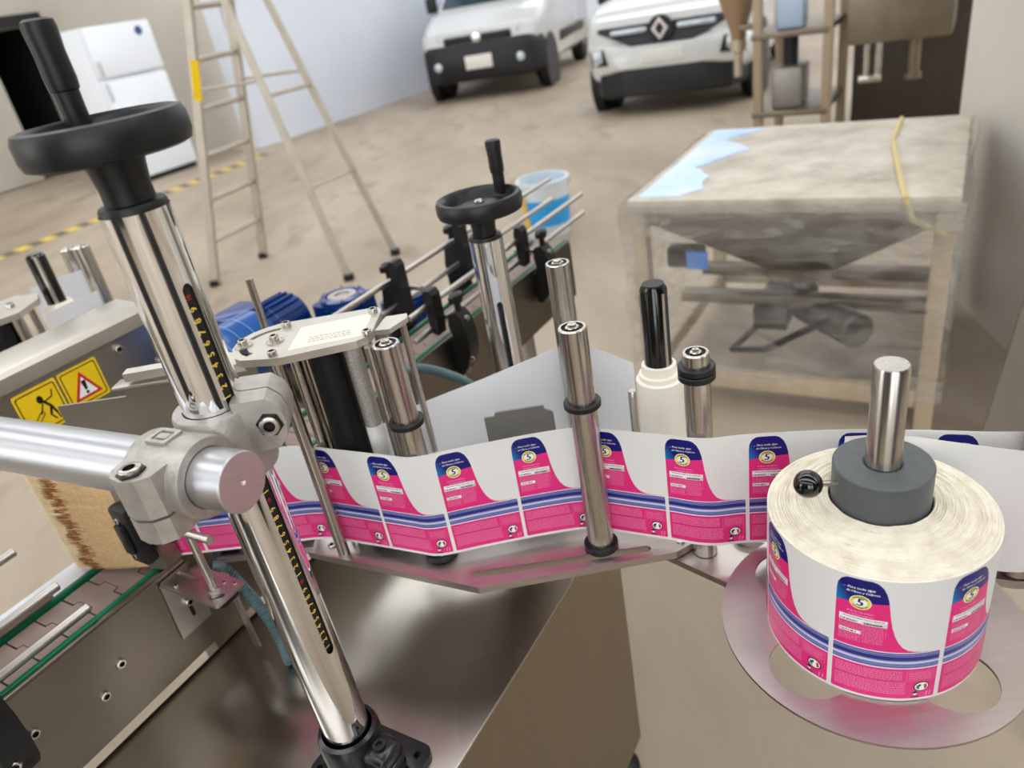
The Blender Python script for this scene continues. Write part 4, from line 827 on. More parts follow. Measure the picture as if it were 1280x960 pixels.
art_poly([(0.800, 0.10), (0.835, 0.085), (0.835, 0.105), (0.812, 0.13)], 10, 5, False); art_poly([(0.875, 0.13), (0.90, 0.135), (0.912, 0.10), (0.885, 0.085)], 11, 5, False); art_poly([(0.80, 0.118), (0.845, 0.138), (0.85, 0.118), (0.82, 0.105)], 5, 5, False)
art_poly([(0.765, 0.052), (0.80, 0.075), (0.835, 0.052), (0.80, 0.030)], 5, 3); art_poly([(0.772, 0.050), (0.828, 0.050), (0.80, 0.032)], 3, 4); art_poly([(0.76, 0.012), (0.84, 0.012), (0.84, 0.022), (0.76, 0.022)], 5, 3)
for u in (0.905, 0.94): art_poly([(u, 0.02), (u + 0.012, 0.02), (u + 0.018, 0.06), (u + 0.006, 0.06)], 4, 3)

def make_label(parent, surf, u0, v0=None, umin=-1e9, umax=1e9, vk=1.0):
    """surf(u, v, off) -> world point; label's lower left corner at (u0, v0)"""
    v0 = 0.0032 if v0 is None else v0
    vs = []; fs = []; ms = []; uvs = []
    for V2, F2, mi, layer in ART:
        base = len(vs)
        for x, y in V2:
            vs.append(surf(u0 + x, v0 + y * vk, 0.00012 + 0.00009 * layer)); uvs.append((x / LWD, y / LH))
        for f in F2:
            if all(umin <= u0 + V2[i][0] <= umax for i in f): fs.append([base + i for i in f]); ms.append(mi)
    if not fs: return None
    o = Vector(parent['_o']); me = bpy.data.meshes.new('label'); me.from_pydata([tuple(v - o) for v in vs], [], fs)
    for m in LABMATS: me.materials.append(m)
    me.polygons.foreach_set('material_index', ms)
    ul = me.uv_layers.new(name='print'); li = [0] * len(me.loops); me.loops.foreach_get('vertex_index', li)
    ul.data.foreach_set('uv', [c for i in li for c in uvs[i]])
    ob = bpy.data.objects.new('label', me); COL.objects.link(ob); ob.parent = parent; ob['_o'] = tuple(o)
    return ob

class Path:
    def __init__(s, pts, step=0.003, smooth=True):
        P = [Vector(p) for p in pts]; out = []
        for i in range(len(P) - 1):
            a = P[i - 1] if i else P[0] * 2 - P[1]; p, q = P[i], P[i + 1]; d = P[i + 2] if i + 2 < len(P) else P[-1] * 2 - P[-2]
            n = max(2, int((q - p).length / step))
            for k in range(n):
                t = k / n
                # centripetal-like tension keeps the sheet from overshooting
                m0 = (q - a) * 0.5; m1 = (d - p) * 0.5; L = (q - p).length
                if m0.length > L: m0 = m0.normalized() * L
                if m1.length > L: m1 = m1.normalized() * L
                h = t * t * t; g = t * t
                out.append(p * (2 * h - 3 * g + 1) + m0 * (h - 2 * g + t) + q * (-2 * h + 3 * g) + m1 * (h - g))
        out.append(P[-1]); s.p = out; s.s = [0.0]
        for i in range(1, len(out)): s.s.append(s.s[-1] + (out[i] - out[i - 1]).length)
    def at(s, u):
        u = min(max(u, 0), s.s[-1]); lo, hi = 0, len(s.s) - 1
        while hi - lo > 1:
            m = (lo + hi) // 2
            if s.s[m] <= u: lo = m
            else: hi = m
        k = (u - s.s[lo]) / max(1e-9, s.s[hi] - s.s[lo]); p = s.p[lo].lerp(s.p[hi], k)
        i0, i1 = max(0, lo - 1), min(len(s.p) - 1, hi + 1); d = (s.p[i1] - s.p[i0]).normalized()
        return p, Vector((d.y, -d.x))
    def near(s, q): q = Vector(q); return s.s[min(range(len(s.p)), key=lambda i: (s.p[i] - q).length)]
    def surf(s, z0):
        def f(u, v, off):
            p, n = s.at(u); return Vector((p.x + n.x * off, p.y + n.y * off, z0 + v))
        return f
    def sheet(s, b, z0, z1, th=0.00012, nz=1):
        vs = []; fs = []; n = len(s.p)
        for sg in (1, -1):
            for i, p in enumerate(s.p):
                nn = s.at(s.s[i])[1]
                for z in (z0, z1): vs.append((p.x + nn.x * th * sg * 0.5, p.y + nn.y * th * sg * 0.5, z))
        for i in range(n - 1):
            fs.append((2 * i, 2 * i + 2, 2 * i + 3, 2 * i + 1)); k = 2 * n; fs.append((k + 2 * i + 1, k + 2 * i + 3, k + 2 * i + 2, k + 2 * i))
            fs.append((2 * i + 1, 2 * i + 3, k + 2 * i + 3, k + 2 * i + 1)); fs.append((k + 2 * i, k + 2 * i + 2, 2 * i + 2, 2 * i))
        fs += [(0, 1, 2 * n + 1, 2 * n), (2 * n - 2, 4 * n - 2, 4 * n - 1, 2 * n - 1)]
        b.add(vs, fs)

web = Path([(-0.506, 0.8190), (-0.49, 0.8175), (-0.44, 0.812), (-0.36, 0.803), (-0.295, 0.797), (-0.268, 0.790), (-0.225, 0.768), (-0.185, 0.747), (-0.150, 0.7285), (-0.132, 0.7195), (-0.112, 0.7175), (-0.07, 0.7195), (0.0, 0.721), (0.045, 0.7195), (0.066, 0.7155), (0.085, 0.7075), (0.118, 0.689), (0.155, 0.669), (0.178, 0.655), (0.198, 0.6475), (0.226, 0.6440), (0.262, 0.6365), (0.323, 0.621), (0.392, 0.596), (0.445, 0.574), (0.476, 0.563), (0.492, 0.556), (0.498, 0.545), (0.492, 0.533), (0.478, 0.529), (0.456, 0.536), (0.415, 0.563), (0.385, 0.584), (0.356, 0.599), (0.322, 0.6075)])
wo = Vector((0.0, 0.72, W0)); wt = thing('label_strip', 'long white strip of pink and blue labels threaded through the rollers', 'label strip', wo)
b = MB(); web.sheet(b, W0, W1); b.build('backing_paper', WHITEP, wt, smooth=50)
ref = web.near((-0.0175, 0.721)); uend = web.near((0.470, 0.565))
surf = web.surf(W0)
for k in range(-6, 7):
    u0 = ref + k * PIT + 0.0015
    if u0 + LWD < 0 or u0 > uend: continue
    make_label(wt, surf, u0, umin=0.001, umax=uend)

# ---- label roll
RR_ = 0.0958; RB, RT = 0.8130, 0.9580
ro = Vector((RC.x, RC.y, RB)); rl = thing('label_roll', 'big roll of pink and blue labels on the steel disc', 'label roll', ro)
PAPERE = noise_mat('paper_edges', [srgb(214, 204, 184), srgb(228, 220, 202), srgb(236, 229, 213)], 60, 4, 0.6, 0.2)
b = MB(); prof = [(0.0428, 0.006), (0.0428, RT - RB + 0.0090)]; rg = random.Random(3)
n_r = 46
for i in range(n_r):
    r = 0.0436 + (RR_ - 0.0451) * i / (n_r - 1); prof.append((r, RT - RB + 0.010 * (1 - i / (n_r - 1)) - (0.0012 if i % 2 else 0.0) - 0.0010 * rg.random() - 0.0025 * (i / n_r) ** 3))
prof += [(RR_, RT - RB - 0.004)]
o = ro; vs = []; fs = []; n = 160
for j, (r, h) in enumerate(prof):
    for i in range(n):
        a = 2 * PI * i / n; wob = 0.0
        if 2 <= j < len(prof) - 1: wob = 0.0009 * math.sin(7 * a + j * 0.35) * math.sin(3 * a + j * 0.6) + 0.0006 * rg.random() * (1 if math.cos(a - 0.2) > 0 else 0.4)
        vs.append((o.x + r * math.cos(a), o.y + r * math.sin(a), o.z + h + wob))
for j in range(len(prof) - 1):
    for i in range(n): i2 = (i + 1) % n; fs.append((j * n + i, j * n + i2, (j + 1) * n + i2, (j + 1) * n + i))
b.add(vs, fs); b.build('paper_edges', PAPERE, rl, smooth=0)
b = MB(); b.lathe(ro, (0, 0, 1), [(0.0445, 0.0), (RR_ - .0005, 0.0), (RR_, 0.0006), (RR_, RT - RB - 0.0038)], 160, cap=False); b.build('outer_wrap', WHITEP, rl)
b = MB(); b.lathe(ro, (0, 0, 1), [(0.0415, 0.001), (0.0427, 0.001), (0.0427, RT - RB + 0.006), (0.0415, RT - RB + 0.006)], 64, cap=False); b.build('core', mat('grey_core', srgb(60, 56, 52), 0.7), rl)
dcam = math.atan2(-RC.y, -RC.x)
def rsurf(u, v, off):
    a = dcam + u / RR_; return Vector((RC.x + (RR_ + off) * math.cos(a), RC.y + (RR_ + off) * math.sin(a), RB + v))
for k in range(-3, 3): make_label(rl, rsurf, -0.0265 + k * PIT, v0=0.0032, vk=0.955)

# ---- plain idler rollers
def roller(label, x, y, z0, z1, r=0.0155, collars=(), top='bearing', name='idler_roller'):
    th_ = thing(name, label, 'roller', (x, y, z0), 'steel idler rollers on the label station')
    b = MB(); b.lathe((x, y, z0), (0, 0, 1), [(r - .003, 0), (r, 0.001), (r, z1 - z0 - 0.001), (r - 0.001, z1 - z0), (r - 0.0035, z1 - z0), (r - 0.0035, z1 - z0 - 0.003)], 40, cap=False); b.build('tube', STEEL, th_)
    b = MB(); b.lathe((x, y, z1 - 0.004), (0, 0, 1), [(r - 0.0034, 0.0008), (r - 0.0075, 0.0012), (r - 0.0078, 0.0002), (0.0, 0.0002)], 32, cap=False); b.build('bearing_shield', COLLAR, th_)
    b = MB(); b.lathe((x, y, z1 - 0.004), (0, 0, 1), [(r - 0.0078, 0.0), (r - 0.0078, 0.004), (r - 0.0088, 0.0048), (r - 0.0105, 0.0048), (r - 0.0105, 0.0072), (0.0, 0.0080)], 24); b.build('shaft_end', STEEL, th_)
    for cz, ch in collars:
        b = MB(); b.lathe((x, y, cz), (0, 0, 1), [(r + .0002, 0), (r + .0045, 0), (r + .0054, 0.001), (r + .0054, ch - .001), (r + .0045, ch), (r + .0002, ch)], 40, cap=False); plabel(b.build('stop_collar', COLLAR, th_), 'black stop collar')
    return th_
roller('front idler roller with a black collar, nearest the label strip', 0.0715, 0.6948, PZ + 0.0005, 1.1014, 0.0152, ((PZ + 0.001, 0.009), (1.006, 0.007)))
roller('idler roller with a black collar beside the drive head plate', -0.1262, 0.7362, PZ + 0.0005, 1.1037, 0.0152, ((PZ + 0.001, 0.008), (1.000, 0.007)))
rgt = roller('short idler roller with a double black collar beside the milky core', 0.191, 0.6680, PZ - 0.011, 1.0609, 0.0140, ((1.030, 0.0075), (1.0385, 0.0075)))
roller('tall plain idler roller at the back of the label station', 0.0855, 0.905, PZ + 0.0005, 1.098, 0.0158)
roller('guide tube at the right picture edge behind the label roll', 0.481, 0.546, PZ + 0.0, 1.03, 0.0155)
# foot under that tube
b = MB(MF); b.prism(slot2((0.700, -0.175), (0.7216, 0.0934), 0.018), PZ - 0.0110, PZ - 0.0010); tag(b.build('tube_foot', STEELH, smooth=25), 'flat steel bar carrying the right guide tube behind the label roll', 'bar')

# ---- white waste liner, rewind spindle and sleeve
liner = Path([(-0.172, 0.795), (-0.14, 0.822), (-0.113, 0.838), (-0.043, 0.868), (0.03, 0.903), (0.066, 0.9205), (0.083, 0.9235), (0.100, 0.9175), (0.125, 0.890), (0.158, 0.838)])
lo_ = Vector((0.0, 0.89, W0)); b = MB(); liner.sheet(b, W0, W1 + 0.004); tag(b.build('waste_liner', LINER, smooth=50, origin=lo_), 'plain white waste liner running behind the label strip', 'paper liner')
SPX, SPY = 0.1865, 0.8185
rw = thing('rewind_spindle', 'black rewind spindle rising from a milky plastic core', 'spindle', (SPX, SPY, PZ))
b = MB(); b.lathe((SPX, SPY, PZ + 0.0005), (0, 0, 1), [(0.0165, 0), (0.0165, 0.270), (0.013, 0.277), (0.0, 0.277)], 40); b.build('shaft', BLACKC, rw)
b = MB()
for a in (-62, 60, 180): b.lathe((SPX + 0.0158 * math.cos(math.radians(a)), SPY + 0.0158 * math.sin(math.radians(a)), PZ + 0.02), (0, 0, 1), [(0.0022, 0), (0.0022, 0.248)], 10)
b.build('steel_ribs', STEEL, rw)
sl = thing('liner_core', 'milky white plastic core with wound liner on the rewind spindle', 'core', (SPX, SPY, PZ))
b = MB(); b.lathe((SPX, SPY, PZ + 0.003), (0, 0, 1), [(0.0172, 0), (0.023, 0), (0.023, 0.146), (0.0255, 0.147), (0.0262, 0.1525), (0.0255, 0.1545), (0.0222, 0.155), (0.0215, 0.1665), (0.0175, 0.1675), (0.0172, 0.165)], 48, cap=False); b.build('sleeve', SLEEVE, sl)
b = MB(); b.lathe((SPX, SPY, W0), (0, 0, 1), [(0.0232, 0), (0.030, 0), (0.030, W1 - W0 - 0.013), (0.0285, W1 - W0 - 0.012), (0.0232, W1 - W0 - 0.012)], 48, cap=False); b.build('wound_liner', mat('wound_liner', srgb(250, 244, 232), 0.4), sl)
b = MB(); b.lathe((0.141, 0.772, PZ + 0.0004), (0, 0, 1), [(0.0052, 0), (0.0052, 0.163), (0.0046, 0.164), (0, 0.164)], 20); tag(b.build('guide_pin', STEEL), 'thin steel pin left of the milky core', 'pin')
# notched grey bracket standing between strip and liner
gx = frame(Vector((0.0005, 0.800, 0)), Vector((0.998, -0.05, 0)), Vector((0.05, 0.998, 0)))
b = MB(gx); b.prism([(-0.043, PZ + 0.0004), (0.044, PZ + 0.0004), (0.044, 0.944), (0.040, 0.947), (0.034, 0.950), (0.033, 0.956), (-0.028, 0.956), (-0.030, 0.951), (-0.043, 0.951)], -0.0015, 0.0015, fr=lambda u, v, d: (u, d, v)); tag(b.build('notched_bracket', mat('grey_bracket', srgb(150, 148, 142), 0.4, 0.9), smooth=0), 'grey notched metal bracket standing behind the label strip', 'bracket')

# ================================================================== drive head
K = 0.976; HT = 1.098
hd = thing('drive_head', 'label drive head with a pale top plate over a black rubber roller', 'drive head', (-0.22, 0.80, PZ))
hpoly = [(-0.319, 0.818), (-0.3235, 0.834), (-0.322, 0.850), (-0.317, 0.864), (-0.308, 0.875), (-0.292, 0.885), (-0.274, 0.891), (-0.152, 0.886), (-0.146, 0.880), (-0.144, 0.866), (-0.151, 0.806), (-0.156, 0.796), (-0.167, 0.789), (-0.258, 0.781), (-0.304, 0.794), (-0.313, 0.803)]
hpoly = [(x * K, y * K) for x, y in hpoly]
def arcslot(cx, cy, r, a0, a1, w, n=10):
    o = [(cx + (r + w) * math.cos(math.radians(a0 + (a1 - a0) * i / n)), cy + (r + w) * math.sin(math.radians(a0 + (a1 - a0) * i / n))) for i in range(n + 1)]
    return o + [(cx + (r - w) * math.cos(math.radians(a1 + (a0 - a1) * i / n)), cy + (r - w) * math.sin(math.radians(a1 + (a0 - a1) * i / n))) for i in range(n + 1)]
b = MB(); b.prism(hpoly, HT - 0.009, HT, holes=[arcslot(-0.266, 0.815, 0.036, 88, 150, 0.0035), arcslot(-0.266, 0.815, 0.036, 172, 232, 0.0045)]); tp = b.build('top_plate', HEADP, hd, smooth=25)
b = MB(); b.prism([(-0.243, 0.778), (-0.158, 0.782), (-0.150, 0.846), (-0.238, 0.842)], HT, HT + 0.0004); st_ = plabel(b.build('sticker', mat('faded_sticker', srgb(228, 224, 210), 0.4), tp, smooth=0), 'faded cream sticker')
b = MB(); rs = random.Random(9)
for row in range(3):
    x = -0.222
    while x < -0.175:
        w = rs.uniform(0.002, 0.006); b.add([(x, 0.791 + row * 0.006, HT + 0.0006), (x + w, 0.7912 + row * 0.006, HT + 0.0006), (x + w, 0.7936 + row * 0.006, HT + 0.0006), (x, 0.7934 + row * 0.006, HT + 0.0006)], [(0, 1, 2, 3)]); x += w + 0.0014
b.build('faded_print', mat('faded_print', srgb(176, 168, 152), 0.5), tp, smooth=0)
for x, y, wsh in ((-0.2575, 0.853, 0), (-0.2645, 0.8135, 1), (-0.3025, 0.8165, 1), (-0.2585, 0.7715, 0), (-0.1495, 0.8455, 0), (-0.1515, 0.7815, 0)):
    if wsh:
        b = MB(); b.lathe((x, y, HT), (0, 0, 1), [(0.011, 0), (0.011, 0.0015), (0.005, 0.0015)], 20); b.build('washer', STEEL, tp)
    socket_bolt('bolt', tp, (x, y, HT + 0.0015 * wsh), (0, 0, 1), 0.0056, 0.0068)
def hrod(name, x, y, r, m=STEEL, z0=PZ + 0.0004, z1=HT - 0.0092, label=None):
    b = MB(); b.lathe((x, y, z0), (0, 0, 1), [(r, 0), (r, z1 - z0)], 28); o = b.build(name, m, hd)
    if label: plabel(o, label)
    return o
hrod('pillar', -0.2565, 0.7715, 0.0076); hrod('pillar', -0.2420, 0.7900, 0.0070); hrod('pillar', -0.2335, 0.8080, 0.0075); hrod('pillar', -0.1510, 0.7700, 0.0060); hrod('pillar', -0.150, 0.846, 0.0065); hrod('pillar', -0.262, 0.852, 0.0065)
hrod('rubber_roller', -0.2055, 0.7885, 0.0205, RUBBER, PZ + 0.01, HT - 0.0092, 'black rubber drive roller')
hrod('knurled_roller', -0.1725, 0.7800, 0.0105, KNURL, PZ + 0.01, HT - 0.0092, 'finely knurled pinch roller')
b = MB(); b.lathe((-0.1725, 0.7800, W0), (0, 0, 1), [(0.0108, 0), (0.0108, 0.168)], 28); plabel(b.build('paper_wrap', WHITEP, hd), 'white paper lapped on the pinch roller')
b = MB(); b.prism([(-0.146, 0.800), (-0.128, 0.797), (-0.108, 0.822), (-0.109, 0.836), (-0.135, 0.838)], HT - 0.010, HT - 0.004); lkp = b.build('link_plate', HEADP, hd, smooth=25)
for x, y in ((-0.136, 0.806), (-0.116, 0.828)): hrod('link_rod', x, y, 0.0042, STEEL, 0.9, HT - 0.0105)
# tension bar at left: from the head plate end behind the post, with the dark backing plate
b = MB(); b.prism([(-0.318, 0.790), (-0.300, 0.790), (-0.300, 0.815), (-0.335, 0.835), (-0.455, 0.838), (-0.455, 0.822), (-0.345, 0.818)], HT - 0.0200, HT - 0.0095); b.build('tension_bar', HEADP, hd, smooth=25)
# ---- dark backing (peel) plate behind the strip's left run
bq = [Vector((-0.30, 0.826)), Vector((-0.455, 0.836)), Vector((-0.545, 0.848))]
bd = (bq[2] - bq[0]).normalized(); fP = frame(Vector((-0.30, 0.8255, 0)), Vector((bd.x, bd.y, 0)), Vector((-bd.y, bd.x, 0)))
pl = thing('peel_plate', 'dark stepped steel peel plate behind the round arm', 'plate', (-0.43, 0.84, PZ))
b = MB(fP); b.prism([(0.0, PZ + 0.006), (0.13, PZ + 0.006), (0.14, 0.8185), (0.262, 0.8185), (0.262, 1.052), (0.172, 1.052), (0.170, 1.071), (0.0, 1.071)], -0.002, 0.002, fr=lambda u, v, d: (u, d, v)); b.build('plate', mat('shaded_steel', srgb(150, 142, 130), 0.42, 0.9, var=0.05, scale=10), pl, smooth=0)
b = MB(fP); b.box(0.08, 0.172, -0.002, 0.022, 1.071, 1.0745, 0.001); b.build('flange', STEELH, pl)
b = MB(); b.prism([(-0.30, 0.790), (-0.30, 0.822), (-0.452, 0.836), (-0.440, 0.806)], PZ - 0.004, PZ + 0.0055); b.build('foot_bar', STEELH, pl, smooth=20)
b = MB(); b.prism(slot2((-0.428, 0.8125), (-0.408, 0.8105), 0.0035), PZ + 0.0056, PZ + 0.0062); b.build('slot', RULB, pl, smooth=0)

# ================================================================== brush pressing on the conveyor lane
HX, HY = 0.374, -0.870
bdir = Vector((-0.285, -0.958)).normalized(); bnor = Vector((0.958, -0.285)).normalized()
br = thing('bristle_brush', 'wide straw bristle brush hanging beside the cross clamp over the conveyor', 'brush', MF(HX, HY, 0.822))
bz0, bz1 = 0.822, 0.958
b = MB(MF); q = lambda l, d, z: (HX + bdir.x * l + bnor.x * d, HY + bdir.y * l + bnor.y * d, z)
b.add([q(l, d, z) for z in (bz0 - .001, bz1 + .006) for l, d in ((-0.026, -0.004), (0.004, -0.004), (0.004, 0.024), (-0.026, 0.024))], [(0, 1, 2, 3), (4, 5, 6, 7), (0, 1, 5, 4), (1, 2, 6, 5), (2, 3, 7, 6), (3, 0, 4, 7)]); b.build('holder', PANEL, br, smooth=0)
rb = random.Random(21)
def strands(name, mats, n, f):
    b = MB(MF)
    for i in range(n):
        p, e, r, split = f(i)
        p, e = Vector(p), Vector(e); d = (e - p).normalized(); u = d.orthogonal().normalized(); w = d.cross(u)
        ring = lambda c, rr: [tuple(c + (u * math.cos(a) + w * math.sin(a)) * rr) for a in (0, 2.094, 4.189)]
        m = p.lerp(e, split)
        m = m + Vector((rb.uniform(-.0006, .0006), rb.uniform(-.0006, .0006), rb.uniform(-.001, .001)))
        vs = ring(p, r) + ring(m, r) + ring(e, r * 0.35)
        b.add(vs[:6], [(0, 1, 4, 3), (1, 2, 5, 4), (2, 0, 3, 5)], 0); b.add(vs[3:], [(0, 1, 4, 3), (1, 2, 5, 4), (2, 0, 3, 5)], 1)
    o = b.build(name, mats, br, smooth=60, recalc=False); o['kind'] = 'stuff'; return o
def near_f(i):
    z = rb.uniform(bz0, bz1); d = rb.uniform(0, 0.004); l = 0.110 + rb.uniform(-.008, .008) + 0.004 * math.sin(z * 190)
    return q(0, d, z), q(l, d + rb.uniform(-.002, .003), z + (z - 0.885) * 0.14 + rb.uniform(-.002, .002)), 0.00058, rb.uniform(0.78, 0.90)
def core_f(i):
    z = rb.uniform(bz0, bz1); d = rb.uniform(0.003, 0.022); l = 0.126 + d * 0.9 + rb.uniform(-.005, .005)
    return q(0, d, z), q(l, d - (l - 0.12) * 0.15 + rb.uniform(-.003, .003), z + (z - 0.875) * 0.24 + rb.uniform(-.002, .002)), 0.00060, 0.8
plabel(strands('bristles', [BRIST, BRISTB], 2600, near_f), 'straw bristles with brown worn ends')
plabel(strands('bristles', [BRIST, BRISTC], 4200, core_f), 'paler long bristles')
b = MB(MF)
b.add([q(l, d, z + (z - 0.885) * 0.14 * (l / 0.1)) for z in (bz0 + .002, bz1 - .002) for l, d in ((0, 0.003), (0.095, 0.004), (0.118, 0.020), (0, 0.020))], [(0, 1, 2, 3), (4, 5, 6, 7), (0, 1, 5, 4), (1, 2, 6, 5), (2, 3, 7, 6), (3, 0, 4, 7)]); b.build('bristle_core', BRIST, br, smooth=0)
# black clamp blocks carrying the brush
bcp = thing('brush_clamp', 'black plastic clamp holding the brush by a steel rod', 'clamp', MF(0.375, -0.82, 0.84))
b = MB(MF); b.box(0.352, 0.372, -0.868, -0.832, 0.850, 0.938, 0.006); b.build('block', BLACKP, bcp)
for zz in (0.866, 0.922): socket_bolt('screw', bcp, (0.352, -0.850, zz), (-1, 0, 0), 0.0042, 0.003, MF)
b = MB(MF); b.box(0.346, 0.353, -0.858, -0.842, 0.872, 0.916, 0.002); b.build('rib', BLACKP, bcp)
b = MB(MF); b.box(0.360, 0.395, -0.834, -0.772, 0.894, 0.922, 0.008, seg=3); b.build('block', BLACKP, bcp)
socket_bolt('screw', bcp, (0.360, -0.818, 0.908), (-1, 0, 0), 0.005, 0.004, MF); socket_bolt('screw', bcp, (0.385, -0.784, 0.922), (0, 0, 1), 0.005, 0.003, MF)
b = MB(MF); b.cyl((0.372, -0.80, 0.911), (0.372, -0.706, 0.914), 0.0052, n=16); b.lathe((0.372, -0.706, 0.914), (0, 1, 0), [(0.0052, 0), (0.003, 0.0005), (0.0028, -0.004), (0, -0.004)], 16); b.build('cross_rod', STEEL, bcp)
# L bracket on the conveyor with an upright rod
lb = thing('rod_bracket', 'stainless L bracket bolted to the conveyor carrying an upright rod', 'bracket', MF(0.385, -0.80, 0.70))
b = MB(MF); b.prism(rrect(0.362, 0.410, -0.858, -0.742, 0.006), 0.799, 0.803, holes=[slot2((0.372, -0.762), (0.380, -0.752), 0.0035), slot2((0.389, -0.85), (0.389, -0.815), 0.003)]); b.build('top_plate', STEELH, lb, smooth=25)
b = MB(MF); b.prism([(0.358, 0.706), (0.408, 0.706), (0.410, 0.799), (0.362, 0.799)], -0.8590, -0.8555, fr=lambda u, v, d: (u, d, v)); b.build('side_leg', STEELH, lb, smooth=0)
for ss, zz in ((0.388, 0.776), (0.386, 0.752)): socket_bolt('bolt', lb, (ss, -0.8555, zz), (0, 1, 0), 0.006, 0.006, MF)
b = MB(MF); b.prism(slot2((0.386, 0.744), (0.386, 0.728), 0.0028), -0.8553, -0.8549, fr=lambda u, v, d: (u, d, v)); b.build('slot', RULB, lb, smooth=0)
b = MB(MF); b.cyl((0.385, -0.772, 0.8032), (0.385, -0.772, 0.905), 0.0052, n=18); b.build('upright_rod', STEEL, lb)
b = MB(MF); b.lathe((0.385, -0.772, 0.803), (0, 0, 1), [(0.009, 0), (0.009, 0.002), (0.006, 0.003)], 18); b.build('washer', STEEL, lb)
b = MB(MF); b.box(0.372, 0.402, -0.778, -0.748, 0.785, 0.7985, 0.005); b.build('nut_block', BLACKP, lb)
for ss, tt in ((0.402, -0.752), (0.398, -0.768), (0.37, -0.83)): socket_bolt('bolt', lb, (ss, tt, 0.803), (0, 0, 1), 0.0028, 0.002, MF)
b = MB(MF); b.box(0.413, 0.416, -0.796, -0.782, 0.662, 0.7985, 0.0006); b.build('hanging_strip', STEELH, lb)
# ------------------------------------------------------------------ corrugated hoses
def hose(label, pts, r=0.0085):
    P = [Vector(p) for p in pts]; path = []
    for i in range(len(P) - 1):
        a = P[max(0, i - 1)]; p, q2 = P[i], P[i + 1]; d = P[min(len(P) - 1, i + 2)]; n = max(4, int((q2 - p).length / 0.0011))
        for k in range(n):
            t = k / n; path.append(0.5 * ((2 * p) + (q2 - a) * t + (2 * a - 5 * p + 4 * q2 - d) * t * t + (3 * p - a - 3 * q2 + d) * t ** 3))
    path.append(P[-1]); b = MB(MF); b.tube([tuple(x) for x in path], lambda i: r * (0.87 + 0.13 * math.cos(i * PI / 2)), 14)
    return tag(b.build('corrugated_hose', HOSE, smooth=80), label, 'hose', 'corrugated cable hoses')
hose('grey corrugated hose arching behind the drive head roller', [(0.80, -0.785, 0.84), (0.815, -0.775, 0.872), (0.85, -0.762, 0.878), (0.92, -0.755, 0.83), (0.985, -0.75, 0.765), (1.0, -0.74, 0.70), (0.99, -0.70, 0.668)])
hose('dark corrugated hose dropping behind the near chrome post', [(0.418, -0.815, 0.80), (0.424, -0.806, 0.795), (0.431, -0.792, 0.757), (0.436, -0.776, 0.708), (0.43, -0.755, 0.675), (0.41, -0.72, 0.661)])

# ================================================================== the opposite labelling station
hg = thing('station_housing', 'long stainless housing with yellow warning stickers left of the near post', 'housing', MF(0.3, -1.24, 0))
prof = [(-1.285, 1.040), (-1.222, 1.0365), (-1.2105, 1.033), (-1.2045, 1.026), (-1.2020, 1.012), (-1.2015, 1.004), (-1.2045, 1.002), (-1.2055, 0.998), (-1.2055, 0.902), (-1.285, 0.902)]
b = MB(MF); b.prism(prof, -0.25, 0.705, fr=lambda u, v, d: (d, u, v)); b.build('shell', mat('housing_steel', srgb(184, 178, 168), 0.36, 1.0, var=0.03, scale=20), hg, smooth=25)
b = MB(MF); b.box(0.56, 0.64, -1.275, -1.215, 0, 0.9015, 0.004); b.build('column', SIDE, hg)
b = MB(MF); b.box(-0.2, -0.12, -1.275, -1.215, 0, 0.9015, 0.004); b.build('column', SIDE, hg)
for ss, zz in ((0.628, 0.985), (0.69, 0.93)): socket_bolt('bolt', hg, (ss, -1.2055, zz), (0, 1, 0), 0.007, 0.005, MF)
